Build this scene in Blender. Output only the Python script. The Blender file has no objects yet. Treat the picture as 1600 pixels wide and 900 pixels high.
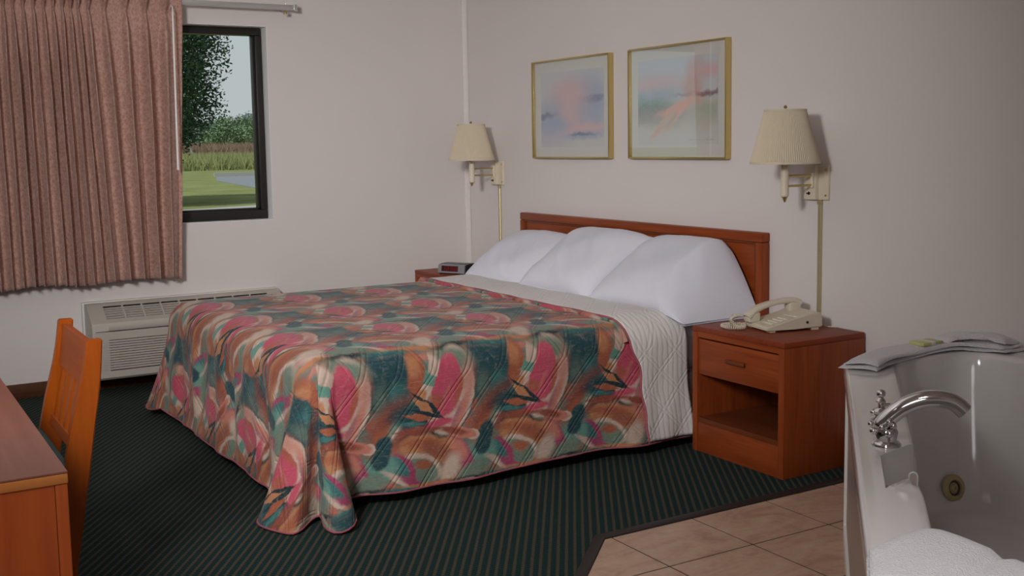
import bpy, bmesh, math, random
from mathutils import Vector, Matrix
random.seed(7)
PI = math.pi
SC = bpy.context.scene
COL = SC.collection

# ------------------------------------------------------------------ camera
cam_data = bpy.data.cameras.new('camera')
cam_data.sensor_fit = 'HORIZONTAL'
cam_data.sensor_width = 36.0
cam_data.lens = 36.0 * 1746.43 / 1600.0
cam_data.shift_y = -(450.0 - 413.61) / 1600.0
cam_data.clip_start = 0.05
cam_data.clip_end = 2000
cam = bpy.data.objects.new('camera', cam_data)
COL.objects.link(cam)
YAW, PITCH, ROLL = 1.0324, 0.1084, -0.0159
fwd = Vector((-math.sin(YAW) * math.cos(PITCH), math.cos(YAW) * math.cos(PITCH), -math.sin(PITCH)))
right0 = Vector((math.cos(YAW), math.sin(YAW), 0))
up0 = right0.cross(fwd)
# image rolled: picture x axis = right*cos + down*sin
cr, sr = math.cos(ROLL), math.sin(ROLL)
right = right0 * cr + up0 * sr
up = up0 * cr - right0 * sr
M = Matrix((right, up, -fwd)).transposed().to_4x4()
M.translation = Vector((6.2617, -3.4359, 1.29))
cam.matrix_world = M
SC.camera = cam

# ------------------------------------------------------------------ exposure
SC.view_settings.view_transform = 'Standard'
SC.view_settings.look = 'None'
SC.view_settings.exposure = 0.0
SC.view_settings.gamma = 1.0
SC.view_settings.use_curve_mapping = False

# ------------------------------------------------------------------ sky
world = bpy.data.worlds.new('sky')
SC.world = world
world.use_nodes = True
wn = world.node_tree
wn.nodes.clear()
w_out = wn.nodes.new('ShaderNodeOutputWorld')
w_bg = wn.nodes.new('ShaderNodeBackground')
w_tc = wn.nodes.new('ShaderNodeTexCoord')
w_sep = wn.nodes.new('ShaderNodeSeparateXYZ')
w_ramp = wn.nodes.new('ShaderNodeValToRGB')
w_ramp.color_ramp.elements[0].position = 0.0
w_ramp.color_ramp.elements[0].color = (0.56, 0.60, 0.60, 1)
w_ramp.color_ramp.elements[1].position = 0.6
w_ramp.color_ramp.elements[1].color = (0.42, 0.52, 0.60, 1)
wn.links.new(w_tc.outputs['Generated'], w_sep.inputs[0])
wn.links.new(w_sep.outputs['Z'], w_ramp.inputs[0])
wn.links.new(w_ramp.outputs[0], w_bg.inputs[0])
w_bg.inputs[1].default_value = 0.95
wn.links.new(w_bg.outputs[0], w_out.inputs[0])

# ------------------------------------------------------------------ sun, photographer's lights and added tub fill
def add_light(name, kind, loc, aim, energy, color, **kw):
    d = bpy.data.lights.new(name, kind)
    d.energy = energy
    d.color = color
    for k, v in kw.items():
        setattr(d, k, v)
    o = bpy.data.objects.new(name, d)
    COL.objects.link(o)
    o.location = loc
    o.rotation_euler = (Vector(aim) - Vector(loc)).to_track_quat('-Z', 'Y').to_euler()
    return o
# afternoon sun over the building, along the window wall
add_light('sun', 'SUN', (0, 0, 30), (-3.0, 9.0, 17.0), 2.6, (1.0, 0.95, 0.86), angle=0.01)
# large softbox just left of the camera
add_light('softbox_key', 'AREA', (4.7, -4.0, 2.05), (0.9, -1.0, 0.8), 29.0, (1.0, 0.97, 0.96),
          shape='RECTANGLE', size=0.55, size_y=0.5, spread=math.radians(86))
# second umbrella right behind the camera
add_light('umbrella_fill', 'AREA', (7.0, -4.6, 1.7), (4.0, -2.9, 0.3), 8.0, (1.0, 0.97, 0.96),
          shape='DISK', size=1.1, spread=math.radians(130))
# added unseen fill above the tiled floor, brightening the tub deck and towel
add_light('tub_deck_fill', 'AREA', (5.75, -3.0, 2.42), (5.6, -2.9, 0.0), 17.0, (1.0, 0.98, 0.98),
          shape='DISK', size=0.35, spread=math.radians(100))
# soft light bounced off the ceiling
add_light('ceiling_bounce', 'AREA', (2.3, -3.1, 2.40), (2.3, -3.1, 0.0), 13.0, (1.0, 0.97, 0.97),
          shape='RECTANGLE', size=3.4, size_y=3.8)

# ================================================================== helpers
def lin(c):
    c = c / 255.0
    return c / 12.92 if c <= 0.04045 else ((c + 0.055) / 1.055) ** 2.4
def rgb(r, g, b, k=1.0):
    return (min(lin(r) * k, 1), min(lin(g) * k, 1), min(lin(b) * k, 1), 1)

class NT:
    """small node builder"""
    def __init__(self, name):
        self.m = bpy.data.materials.new(name)
        self.m.use_nodes = True
        self.t = self.m.node_tree
        self.t.nodes.clear()
        self.out = self.n('ShaderNodeOutputMaterial')
    def n(self, kind, **kw):
        x = self.t.nodes.new(kind)
        for k, v in kw.items():
            setattr(x, k, v)
        return x
    def l(self, a, b):
        self.t.links.new(a, b)
    def put(self, sock, v):
        if isinstance(v, bpy.types.NodeSocket):
            self.l(v, sock)
        else:
            sock.default_value = v
    def math(self, op, a, b=None, c=None, clamp=False):
        x = self.n('ShaderNodeMath', operation=op, use_clamp=clamp)
        self.put(x.inputs[0], a)
        if b is not None: self.put(x.inputs[1], b)
        if c is not None: self.put(x.inputs[2], c)
        return x.outputs[0]
    def vmath(self, op, a, b=None):
        x = self.n('ShaderNodeVectorMath', operation=op)
        self.put(x.inputs[0], a)
        if b is not None: self.put(x.inputs[1], b)
        return x.outputs['Value'] if op in ('LENGTH', 'DOT_PRODUCT') else x.outputs[0]
    def mix(self, f, a, b, blend='MIX'):
        x = self.n('ShaderNodeMix', data_type='RGBA', blend_type=blend)
        self.put(x.inputs[0], f)
        self.put(x.inputs[6], a)
        self.put(x.inputs[7], b)
        return x.outputs[2]
    def coord(self, which='Object'):
        return self.n('ShaderNodeTexCoord').outputs[which]
    def mapping(self, vec, loc=(0, 0, 0), rot=(0, 0, 0), scale=(1, 1, 1), kind='POINT'):
        x = self.n('ShaderNodeMapping', vector_type=kind)
        self.l(vec, x.inputs[0])
        x.inputs['Location'].default_value = loc
        x.inputs['Rotation'].default_value = rot
        x.inputs['Scale'].default_value = scale
        return x.outputs[0]
    def noise(self, vec, scale=5, detail=3, rough=0.5, dist=0.0, color=False):
        x = self.n('ShaderNodeTexNoise')
        if vec is not None: self.l(vec, x.inputs['Vector'])
        x.inputs['Scale'].default_value = scale
        x.inputs['Detail'].default_value = detail
        x.inputs['Roughness'].default_value = rough
        x.inputs['Distortion'].default_value = dist
        return x.outputs['Color'] if color else x.outputs['Fac']
    def ramp(self, f, stops):
        x = self.n('ShaderNodeValToRGB')
        e = x.color_ramp.elements
        while len(e) < len(stops): e.new(0.5)
        for i, (p, c) in enumerate(stops):
            e[i].position = p
            e[i].color = c if len(c) == 4 else (*c, 1)
        self.l(f, x.inputs[0])
        return x.outputs[0]
    def maprange(self, v, a, b, c=0.0, d=1.0, smooth=False):
        x = self.n('ShaderNodeMapRange', clamp=True)
        if smooth: x.interpolation_type = 'SMOOTHSTEP'
        self.l(v, x.inputs[0])
        for i, q in enumerate((a, b, c, d)):
            x.inputs[i + 1].default_value = q
        return x.outputs[0]
    def bump(self, h, strength=0.2, dist=0.01):
        x = self.n('ShaderNodeBump')
        x.inputs['Strength'].default_value = strength
        x.inputs['Distance'].default_value = dist
        self.l(h, x.inputs['Height'])
        return x.outputs[0]
    def bsdf(self, col, rough=0.5, metal=0.0, spec=0.5, normal=None, coat=0.0, sheen=0.0, trans=0.0):
        x = self.n('ShaderNodeBsdfPrincipled')
        self.put(x.inputs['Base Color'], col)
        self.put(x.inputs['Roughness'], rough)
        x.inputs['Metallic'].default_value = metal
        x.inputs['Specular IOR Level'].default_value = spec
        x.inputs['Coat Weight'].default_value = coat
        x.inputs['Coat Roughness'].default_value = 0.12
        x.inputs['Sheen Weight'].default_value = sheen
        if normal is not None: self.l(normal, x.inputs['Normal'])
        self.l(x.outputs[0], self.out.inputs[0])
        return x

def plain(name, c, rough=0.5, metal=0.0, spec=0.5, var=0.06, scale=30, coat=0.0, bump=0.0, bscale=200, sheen=0.0):
    t = NT(name)
    v = t.coord('Object')
    f = t.noise(v, scale, 4)
    dark = tuple(q * (1 - var) for q in c[:3]) + (1,)
    lite = tuple(min(q * (1 + var), 1) for q in c[:3]) + (1,)
    col = t.mix(f, dark, lite)
    nrm = t.bump(t.noise(v, bscale, 3), bump, 0.002) if bump else None
    t.bsdf(col, rough, metal, spec, nrm, coat, sheen)
    return t.m

def wood(name, dark, lite, axis=0, rough=0.40, coat=0.06, scale=1.0):
    t = NT(name)
    v = t.coord('Object')
    s = [14.0 * scale] * 3
    s[axis] = 1.1 * scale
    p = t.mapping(v, scale=tuple(s))
    a = t.noise(p, 1.6, 5, 0.6, 0.8)
    s2 = [90.0 * scale] * 3
    s2[axis] = 4.0 * scale
    b = t.noise(t.mapping(v, scale=tuple(s2)), 1.0, 3, 0.6)
    f = t.math('ADD', t.math('MULTIPLY', a, 0.7), t.math('MULTIPLY', b, 0.3))
    col = t.ramp(f, [(0.32, dark), (0.5, tuple((x + y) / 2 for x, y in zip(dark, lite))), (0.68, lite)])
    t.bsdf(col, rough, 0, 0.25, t.bump(b, 0.06, 0.001), coat)
    return t.m

class MB:
    """mesh collector"""
    def __init__(self):
        self.v = []; self.f = []; self.uv = None
    def add(self, vs, fs):
        k = len(self.v)
        self.v += [tuple(p) for p in vs]
        self.f += [tuple(i + k for i in q) for q in fs]
        return self
    def box(self, x0, x1, y0, y1, z0, z1, bev=0.0, seg=2):
        bm = bmesh.new()
        bmesh.ops.create_cube(bm, size=1)
        for q in bm.verts:
            q.co = Vector(((x0 + x1) / 2 + q.co.x * (x1 - x0), (y0 + y1) / 2 + q.co.y * (y1 - y0), (z0 + z1) / 2 + q.co.z * (z1 - z0)))
        if bev:
            bmesh.ops.bevel(bm, geom=bm.edges[:], offset=bev, segments=seg, profile=0.5, affect='EDGES')
        return self.bm(bm)
    def bm(self, bm):
        bm.verts.index_update()
        self.add([q.co[:] for q in bm.verts], [[q.index for q in f.verts] for f in bm.faces])
        bm.free()
        return self
    def tube(self, pts, rad, seg=10, cap=True, closed=False):
        pts = [Vector(p) for p in pts]
        n = len(pts)
        rs = rad if isinstance(rad, (list, tuple)) else [rad] * n
        vs = []; fs = []
        prev = None
        for i, p in enumerate(pts):
            if closed:
                d = pts[(i + 1) % n] - pts[i - 1]
            else:
                d = pts[min(i + 1, n - 1)] - pts[max(i - 1, 0)]
            d.normalize()
            if prev is None:
                a = Vector((0, 0, 1)) if abs(d.z) < 0.9 else Vector((1, 0, 0))
                u = d.cross(a).normalized()
            else:
                u = (prev - d * prev.dot(d))
                u = u.normalized() if u.length > 1e-6 else d.orthogonal().normalized()
            prev = u
            w = d.cross(u)
            for j in range(seg):
                t = 2 * PI * j / seg
                vs.append(p + (u * math.cos(t) + w * math.sin(t)) * rs[i])
        m = n if closed else n - 1
        for i in range(m):
            for j in range(seg):
                a = i * seg + j; b = i * seg + (j + 1) % seg
                i2 = (i + 1) % n
                fs.append((a, b, i2 * seg + (j + 1) % seg, i2 * seg + j))
        if cap and not closed:
            fs.append(tuple(range(seg - 1, -1, -1)))
            fs.append(tuple((n - 1) * seg + j for j in range(seg)))
        return self.add(vs, fs)
    def lathe(self, prof, c=(0, 0, 0), seg=24, axis=(0, 0, 1), mod=None, cap=True):
        ax = Vector(axis).normalized()
        u = ax.orthogonal().normalized(); w = ax.cross(u)
        vs = []; fs = []
        c = Vector(c)
        for r, h in prof:
            for j in range(seg):
                t = 2 * PI * j / seg
                rr = r * (mod(j) if mod else 1)
                vs.append(c + ax * h + (u * math.cos(t) + w * math.sin(t)) * rr)
        for i in range(len(prof) - 1):
            for j in range(seg):
                fs.append((i * seg + j, i * seg + (j + 1) % seg, (i + 1) * seg + (j + 1) % seg, (i + 1) * seg + j))
        if cap:
            fs.append(tuple(range(seg - 1, -1, -1)))
            fs.append(tuple((len(prof) - 1) * seg + j for j in range(seg)))
        return self.add(vs, fs)
    def grid(self, fn, nu, nv, close_u=False, uvfn=None):
        vs = []; fs = []
        for j in range(nv + 1):
            for i in range(nu + (0 if close_u else 1)):
                vs.append(fn(i / nu, j / nv))
        w = nu if close_u else nu + 1
        for j in range(nv):
            for i in range(nu):
                a = j * w + i; b = j * w + (i + 1) % w
                fs.append((a, b, b + w, a + w))
        return self.add(vs, fs)
    def prism(self, poly, z0, z1):
        n = len(poly)
        vs = [(x, y, z0) for x, y in poly] + [(x, y, z1) for x, y in poly]
        fs = [tuple(range(n - 1, -1, -1)), tuple(range(n, 2 * n))]
        fs += [(i, (i + 1) % n, n + (i + 1) % n, n + i) for i in range(n)]
        return self.add(vs, fs)
    def extrude_profile(self, poly, axis, a0, a1):
        """poly in the two other axes (order kept), extruded along axis index"""
        def mk(p, a):
            q = list(p); q.insert(axis, a); return tuple(q)
        n = len(poly)
        vs = [mk(p, a0) for p in poly] + [mk(p, a1) for p in poly]
        fs = [tuple(range(n - 1, -1, -1)), tuple(range(n, 2 * n))]
        fs += [(i, (i + 1) % n, n + (i + 1) % n, n + i) for i in range(n)]
        return self.add(vs, fs)

def build(name, mb, mat, parent=None, smooth=40, local=False, recalc=True):
    """one mesh object; vertices are given in world space unless local"""
    off = Vector((0, 0, 0))
    if parent is not None and not local:
        q = parent
        while q is not None:
            off += q.location; q = q.parent
    me = bpy.data.meshes.new(name)
    me.from_pydata([(x - off.x, y - off.y, z - off.z) for x, y, z in mb.v], [], mb.f)
    if recalc:
        bm = bmesh.new(); bm.from_mesh(me)
        bmesh.ops.recalc_face_normals(bm, faces=bm.faces[:])
        bm.to_mesh(me); bm.free()
    if smooth:
        for p in me.polygons: p.use_smooth = True
        me.set_sharp_from_angle(angle=math.radians(smooth))
    if mb.uv is not None:
        lay = me.uv_layers.new(name='cloth')
        for lp in me.loops:
            lay.data[lp.index].uv = mb.uv[lp.vertex_index]
    me.materials.append(mat)
    o = bpy.data.objects.new(name, me)
    COL.objects.link(o)
    if parent is not None: o.parent = parent
    return o

def tag(o, label=None, cat=None, group=None, kind=None):
    if label: o['label'] = label
    if cat: o['category'] = cat
    if group: o['group'] = group
    if kind: o['kind'] = kind
    return o

def thing(name, loc, label, cat, group=None, kind=None):
    o = bpy.data.objects.new(name, None)
    o.empty_display_size = 0.1
    COL.objects.link(o)
    o.location = loc
    return tag(o, label, cat, group, kind)

def kids(o):
    return [c for c in COL.objects if c.parent is o]

def copy_tree(o, parent=None):
    c = o.copy(); COL.objects.link(c); c.parent = parent
    for ch in kids(o): copy_tree(ch, c)
    return c

def catmull(pts, n):
    pts = [Vector(p) for p in pts]
    out = []
    m = len(pts) - 1
    for k in range(n + 1):
        t = k / n * m
        i = min(int(t), m - 1); f = t - i
        p0 = pts[max(i - 1, 0)]; p1 = pts[i]; p2 = pts[i + 1]; p3 = pts[min(i + 2, m)]
        out.append(0.5 * ((2 * p1) + (-p0 + p2) * f + (2 * p0 - 5 * p1 + 4 * p2 - p3) * f * f + (-p0 + 3 * p1 - 3 * p2 + p3) * f ** 3))
    return out

def interp(x, xs, ys):
    if x <= xs[0]: return ys[0]
    for i in range(len(xs) - 1):
        if x <= xs[i + 1]:
            f = (x - xs[i]) / (xs[i + 1] - xs[i])
            return ys[i] + (ys[i + 1] - ys[i]) * f
    return ys[-1]
def sstep(x, a, b):
    t = max(0, min(1, (x - a) / (b - a))); return t * t * (3 - 2 * t)

# ================================================================== materials
MAT = {}
def wall_mat(name, c):
    t = NT(name)
    v = t.coord('Object')
    col = t.mix(t.noise(v, 1.3, 3), tuple(q * 0.97 for q in c[:3]) + (1,), tuple(q * 1.03 for q in c[:3]) + (1,))
    fine = t.noise(v, 260, 3, 0.6)
    weave = t.noise(t.mapping(v, scale=(60, 60, 900)), 1, 2)
    t.bsdf(col, 0.62, 0, 0.3, t.bump(t.math('ADD', fine, t.math('MULTIPLY', weave, 0.5)), 0.08, 0.001))
    return t.m
MAT['wall'] = wall_mat('wall_paint', (0.70, 0.655, 0.635, 1))
MAT['reveal'] = plain('white_reveal_paint', (0.80, 0.79, 0.78, 1), 0.5)
MAT['ceiling'] = plain('ceiling_paint', (0.80, 0.77, 0.74, 1), 0.9, bump=0.2, bscale=90)
MAT['base'] = wood('dark_base_wood', (0.055, 0.020, 0.010, 1), (0.12, 0.045, 0.02, 1), 1)
MAT['raceway'] = plain('white_raceway_plastic', (0.80, 0.76, 0.75, 1), 0.4)
MAT['bronze'] = plain('dark_bronze_aluminium', (0.020, 0.017, 0.015, 1), 0.45, 0.2)
MAT['cherry_x'] = wood('cherry_along_x', (0.18, 0.032, 0.007, 1), (0.32, 0.068, 0.016, 1), 0)
MAT['cherry_z'] = wood('cherry_along_z', (0.18, 0.032, 0.007, 1), (0.32, 0.068, 0.016, 1), 2)
MAT['cherry_y'] = wood('cherry_along_y', (0.17, 0.028, 0.008, 1), (0.26, 0.05, 0.016, 1), 1, 0.45, 0.0)
MAT['cherry_in'] = wood('cherry_inside', (0.10, 0.024, 0.008, 1), (0.19, 0.05, 0.016, 1), 0)
MAT['desk_z'] = wood('desk_panel_wood', (0.25, 0.042, 0.006, 1), (0.34, 0.068, 0.011, 1), 2, 0.4)
MAT['desk_top'] = wood('desk_top_laminate', (0.15, 0.050, 0.032, 1), (0.21, 0.078, 0.052, 1), 0, 0.34, 0.12)
MAT['desk_edge'] = wood('desk_edge_wood', (0.34, 0.11, 0.025, 1), (0.46, 0.17, 0.045, 1), 1, 0.4)
MAT['chair'] = wood('orange_chair_wood', (0.20, 0.036, 0.002, 1), (0.28, 0.060, 0.004, 1), 2, 0.33, 0.10)
MAT['chair_x'] = wood('orange_chair_rail_wood', (0.19, 0.036, 0.006, 1), (0.27, 0.060, 0.010, 1), 0, 0.40, 0.0)
MAT['seat'] = plain('seat_upholstery', (0.04, 0.09, 0.085, 1), 0.9, bump=0.3)
MAT['gold'] = plain('gold_frame_metal', (0.60, 0.47, 0.20, 1), 0.32, 0.85, var=0.03)
MAT['brass'] = plain('brass', (0.58, 0.46, 0.20, 1), 0.3, 0.9, var=0.03)
MAT['brass_cover'] = plain('brass_cord_cover', (0.50, 0.43, 0.26, 1), 0.42, 0.6, var=0.03)
MAT['ivory'] = plain('ivory_enamel', (0.72, 0.64, 0.50, 1), 0.4)
MAT['almond'] = plain('almond_plastic', (0.62, 0.56, 0.44, 1), 0.38, var=0.03)
MAT['almond_key'] = plain('pale_key_plastic', (0.70, 0.66, 0.56, 1), 0.45, var=0.02)
MAT['black'] = plain('black_plastic', (0.015, 0.014, 0.014, 1), 0.35)
MAT['grey_plastic'] = plain('silver_grey_plastic', (0.30, 0.30, 0.32, 1), 0.35, 0.3)
MAT['smoke'] = plain('smoked_display', (0.06, 0.012, 0.014, 1), 0.15)
MAT['ptac'] = plain('beige_unit_plastic', (0.44, 0.40, 0.35, 1), 0.45, var=0.03)
MAT['ptac_sleeve'] = plain('pale_sleeve', (0.62, 0.60, 0.57, 1), 0.5, var=0.03)
MAT['dark_gap'] = plain('dark_gap', (0.020, 0.018, 0.016, 1), 0.8)
MAT['alu'] = plain('satin_aluminium', (0.62, 0.61, 0.60, 1), 0.35, 0.7, var=0.03)
MAT['white_plastic'] = plain('white_plastic', (0.82, 0.80, 0.78, 1), 0.35, var=0.02)
MAT['chrome'] = plain('chrome', (0.72, 0.71, 0.71, 1), 0.07, 1.0, var=0.02)
MAT['tub'] = plain('white_acrylic', (0.70, 0.68, 0.665, 1), 0.13, 0, 0.5, var=0.015, coat=0.3)
MAT['jet'] = plain('yellowed_jet_plastic', (0.46, 0.38, 0.20, 1), 0.35, var=0.05)
MAT['jet_dark'] = plain('jet_bore', (0.07, 0.05, 0.03, 1), 0.35)
MAT['skirt'] = plain('tub_skirt_panel', (0.44, 0.37, 0.34, 1), 0.3, var=0.04)
MAT['vinyl'] = plain('dark_vinyl_edging', (0.018, 0.014, 0.012, 1), 0.5)
MAT['grout'] = plain('brown_grout', (0.075, 0.042, 0.027, 1), 0.9)
MAT['soap'] = plain('yellow_green_wrapper', (0.55, 0.55, 0.22, 1), 0.3)
MAT['sheet'] = plain('white_sheet', (0.76, 0.73, 0.76, 1), 0.85, var=0.02)
MAT['asphalt'] = plain('grey_asphalt', (0.22, 0.23, 0.25, 1), 0.9, scale=3)
MAT['kerb'] = plain('pale_concrete', (0.42, 0.41, 0.39, 1), 0.9)
MAT['bark'] = plain('bark', (0.06, 0.045, 0.03, 1), 0.9)
MAT['pole'] = plain('weathered_pole', (0.45, 0.44, 0.42, 1), 0.8)

# white cotton (pillows), with soft wrinkles
t = NT('white_pillow_cotton')
v = t.coord('Object')
w1 = t.noise(t.mapping(v, scale=(7, 3, 3)), 1.5, 3, 0.5, 0.6)
w2 = t.noise(v, 22, 3, 0.5, 1.0)
hgt = t.math('ADD', t.math('MULTIPLY', w1, 1.0), t.math('MULTIPLY', w2, 0.25))
t.bsdf((0.68, 0.68, 0.76, 1), 0.85, 0, 0.2, t.bump(hgt, 0.25, 0.02), 0, 0.1)
MAT['pillow'] = t.m

# terry towelling
t = NT('white_terry_cloth')
v = t.coord('Object')
vo = t.n('ShaderNodeTexVoronoi'); t.l(v, vo.inputs['Vector']); vo.inputs['Scale'].default_value = 260
t.bsdf((0.69, 0.675, 0.69, 1), 0.95, 0, 0.1, t.bump(t.math('ADD', vo.outputs['Distance'], t.noise(v, 40, 3)), 0.6, 0.004), 0, 0.2)
MAT['terry'] = t.m

# glass (windows and pictures)
def glass(name, ior, tint):
    t = NT(name)
    tr = t.n('ShaderNodeBsdfTransparent'); tr.inputs[0].default_value = tint
    gl = t.n('ShaderNodeBsdfGlossy'); gl.inputs['Roughness'].default_value = 0.01
    fr = t.n('ShaderNodeFresnel')
    ge = t.n('ShaderNodeNewGeometry')
    t.l(t.maprange(ge.outputs['Backfacing'], 0, 1, ior, 1 / ior), fr.inputs['IOR'])
    mx = t.n('ShaderNodeMixShader')
    t.l(fr.outputs[0], mx.inputs[0]); t.l(tr.outputs[0], mx.inputs[1]); t.l(gl.outputs[0], mx.inputs[2])
    t.l(mx.outputs[0], t.out.inputs[0])
    return t.m
MAT['pane'] = glass('window_glass', 1.30, (0.95, 0.97, 0.97, 1))
MAT['picture_glass'] = glass('picture_glass', 1.7, (0.97, 0.98, 0.98, 1))

# carpet: dark green loops with rows of tan flecks
t = NT('green_fleck_carpet')
v = t.coord('Object')
sp = t.n('ShaderNodeSeparateXYZ'); t.l(v, sp.inputs[0])
# across-row and along-row coordinates; rows run at 56 degrees
A = math.radians(56)
across = t.math('ADD', t.math('MULTIPLY', sp.outputs[0], math.cos(A)), t.math('MULTIPLY', sp.outputs[1], math.sin(A)))
along = t.math('SUBTRACT', t.math('MULTIPLY', sp.outputs[1], math.cos(A)), t.math('MULTIPLY', sp.outputs[0], math.sin(A)))
wob = t.math('MULTIPLY', t.math('SUBTRACT', t.noise(v, 60, 2), 0.5), 0.004)
rows = t.math('ABSOLUTE', t.math('SUBTRACT', t.math('FRACT', t.math('MULTIPLY', t.math('ADD', across, wob), 1 / 0.0265)), 0.5))
dots = t.math('ABSOLUTE', t.math('SUBTRACT', t.math('FRACT', t.math('MULTIPLY', along, 1 / 0.0145)), 0.5))
rmask = t.maprange(rows, 0.10, 0.26, 1, 0, True)
dmask = t.maprange(dots, 0.12, 0.42, 1, 0.25, True)
fleck = t.math('MULTIPLY', rmask, dmask)
tuft = t.noise(v, 420, 2)
base = t.mix(t.maprange(dots, 0.1, 0.5, 0, 1), (0.007, 0.019, 0.019, 1), (0.018, 0.046, 0.044, 1))
base = t.mix(t.math('MULTIPLY', tuft, 0.5), base, (0.020, 0.030, 0.028, 1))
col = t.mix(t.math('MULTIPLY', fleck, 0.68), base, t.mix(tuft, (0.075, 0.050, 0.032, 1), (0.165, 0.115, 0.075, 1)))
hh = t.math('ADD', t.math('MULTIPLY', t.math('ADD', rows, dots), 0.6), t.math('MULTIPLY', tuft, 0.6))
t.bsdf(col, 1.0, 0, 0.05, t.bump(hh, 0.5, 0.004))
MAT['carpet'] = t.m

# floor tile: beige with pinkish clouds
t = NT('beige_floor_tile')
v = t.coord('Object')
oi = t.n('ShaderNodeObjectInfo')
sh = t.n('ShaderNodeVectorMath', operation='SCALE'); t.l(v, sh.inputs[0]); sh.inputs['Scale'].default_value = 1.0
vv = t.vmath('ADD', v, t.vmath('MULTIPLY', oi.outputs['Location'], (3.1, 2.3, 1.7)))
a = t.noise(t.mapping(v, scale=(9, 4, 6)), 1.2, 5, 0.65, 1.0)
b = t.noise(v, 40, 4, 0.6)
col = t.ramp(t.math('ADD', t.math('MULTIPLY', a, 0.75), t.math('MULTIPLY', b, 0.25)),
             [(0.32, (0.33, 0.19, 0.125, 1)), (0.5, (0.46, 0.305, 0.215, 1)), (0.68, (0.54, 0.39, 0.29, 1))])
t.bsdf(col, 0.35, 0, 0.4, t.bump(b, 0.05, 0.001))
MAT['tile'] = t.m

# curtain: dusty rose jacquard
t = NT('dusty_rose_curtain')
uv = t.n('ShaderNodeUVMap'); uv.uv_map = 'cloth'
p = uv.outputs[0]
vo = t.n('ShaderNodeTexVoronoi'); t.l(t.vmath('ADD', p, t.mapping(t.noise(p, 30, 2, color=True), scale=(.03, .03, 0))), vo.inputs['Vector']); vo.inputs['Scale'].default_value = 75
n1 = t.noise(p, 150, 3, 0.6, 2.0)
n2 = t.noise(p, 300, 2)
f = t.math('ADD', t.math('MULTIPLY', n1, 0.65), t.math('MULTIPLY', vo.outputs['Distance'], 0.45))
col = t.ramp(f, [(0.34, (0.34, 0.175, 0.135, 1)), (0.52, (0.44, 0.255, 0.205, 1)), (0.70, (0.52, 0.33, 0.27, 1))])
t.bsdf(col, 0.75, 0, 0.25, t.bump(t.math('ADD', n2, f), 0.25, 0.002), 0, 0.15)
MAT['curtain'] = t.m

# lamp shade: pleated cream fabric
t = NT('cream_pleated_shade')
v = t.coord('Object')
b = t.bsdf(t.mix(t.noise(t.mapping(v, scale=(80, 80, 4)), 1, 2), (0.60, 0.52, 0.39, 1), (0.66, 0.58, 0.44, 1)), 0.8, 0, 0.2)
MAT['shade'] = t.m

# ---- painted shapes helper: soft ellipses / boxes in a metric plane
def paint(t, vec, base, shapes):
    """shapes: (cx, cy, rx, ry, angle_deg, colour, softness, kind)"""
    col = base
    for n_, s in enumerate(shapes):
        if n_ and n_ % 12 == 0:     # keeps the shader's evaluation in order
            ma = t.n('ShaderNodeVectorMath', operation='MULTIPLY_ADD')
            t.l(col, ma.inputs[0]); ma.inputs[1].default_value = (1e-7, 1e-7, 1e-7); t.l(vec, ma.inputs[2])
            vec = ma.outputs[0]
        cx, cy, rx, ry, ang, c, soft = s[:7]
        kind = s[7] if len(s) > 7 else 'E'
        op = s[8] if len(s) > 8 else 1.0
        q = t.mapping(vec, (cx, cy, 0), (0, 0, math.radians(ang)), (rx, ry, 1), 'TEXTURE')
        if kind == 'E':
            d = t.vmath('LENGTH', q)
        elif kind == 'B':
            a = t.n('ShaderNodeSeparateXYZ'); t.l(t.vmath('ABSOLUTE', q), a.inputs[0])
            d = t.math('MAXIMUM', a.outputs[0], a.outputs[1])
        else:   # 'D' rhombus (pointed both ends)
            a = t.n('ShaderNodeSeparateXYZ'); t.l(t.vmath('ABSOLUTE', q), a.inputs[0])
            d = t.math('ADD', a.outputs[0], a.outputs[1])
        f = t.maprange(d, 1 - soft, 1 + soft, op, 0.0, True)
        col = t.mix(f, col, c)
    return col

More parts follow.
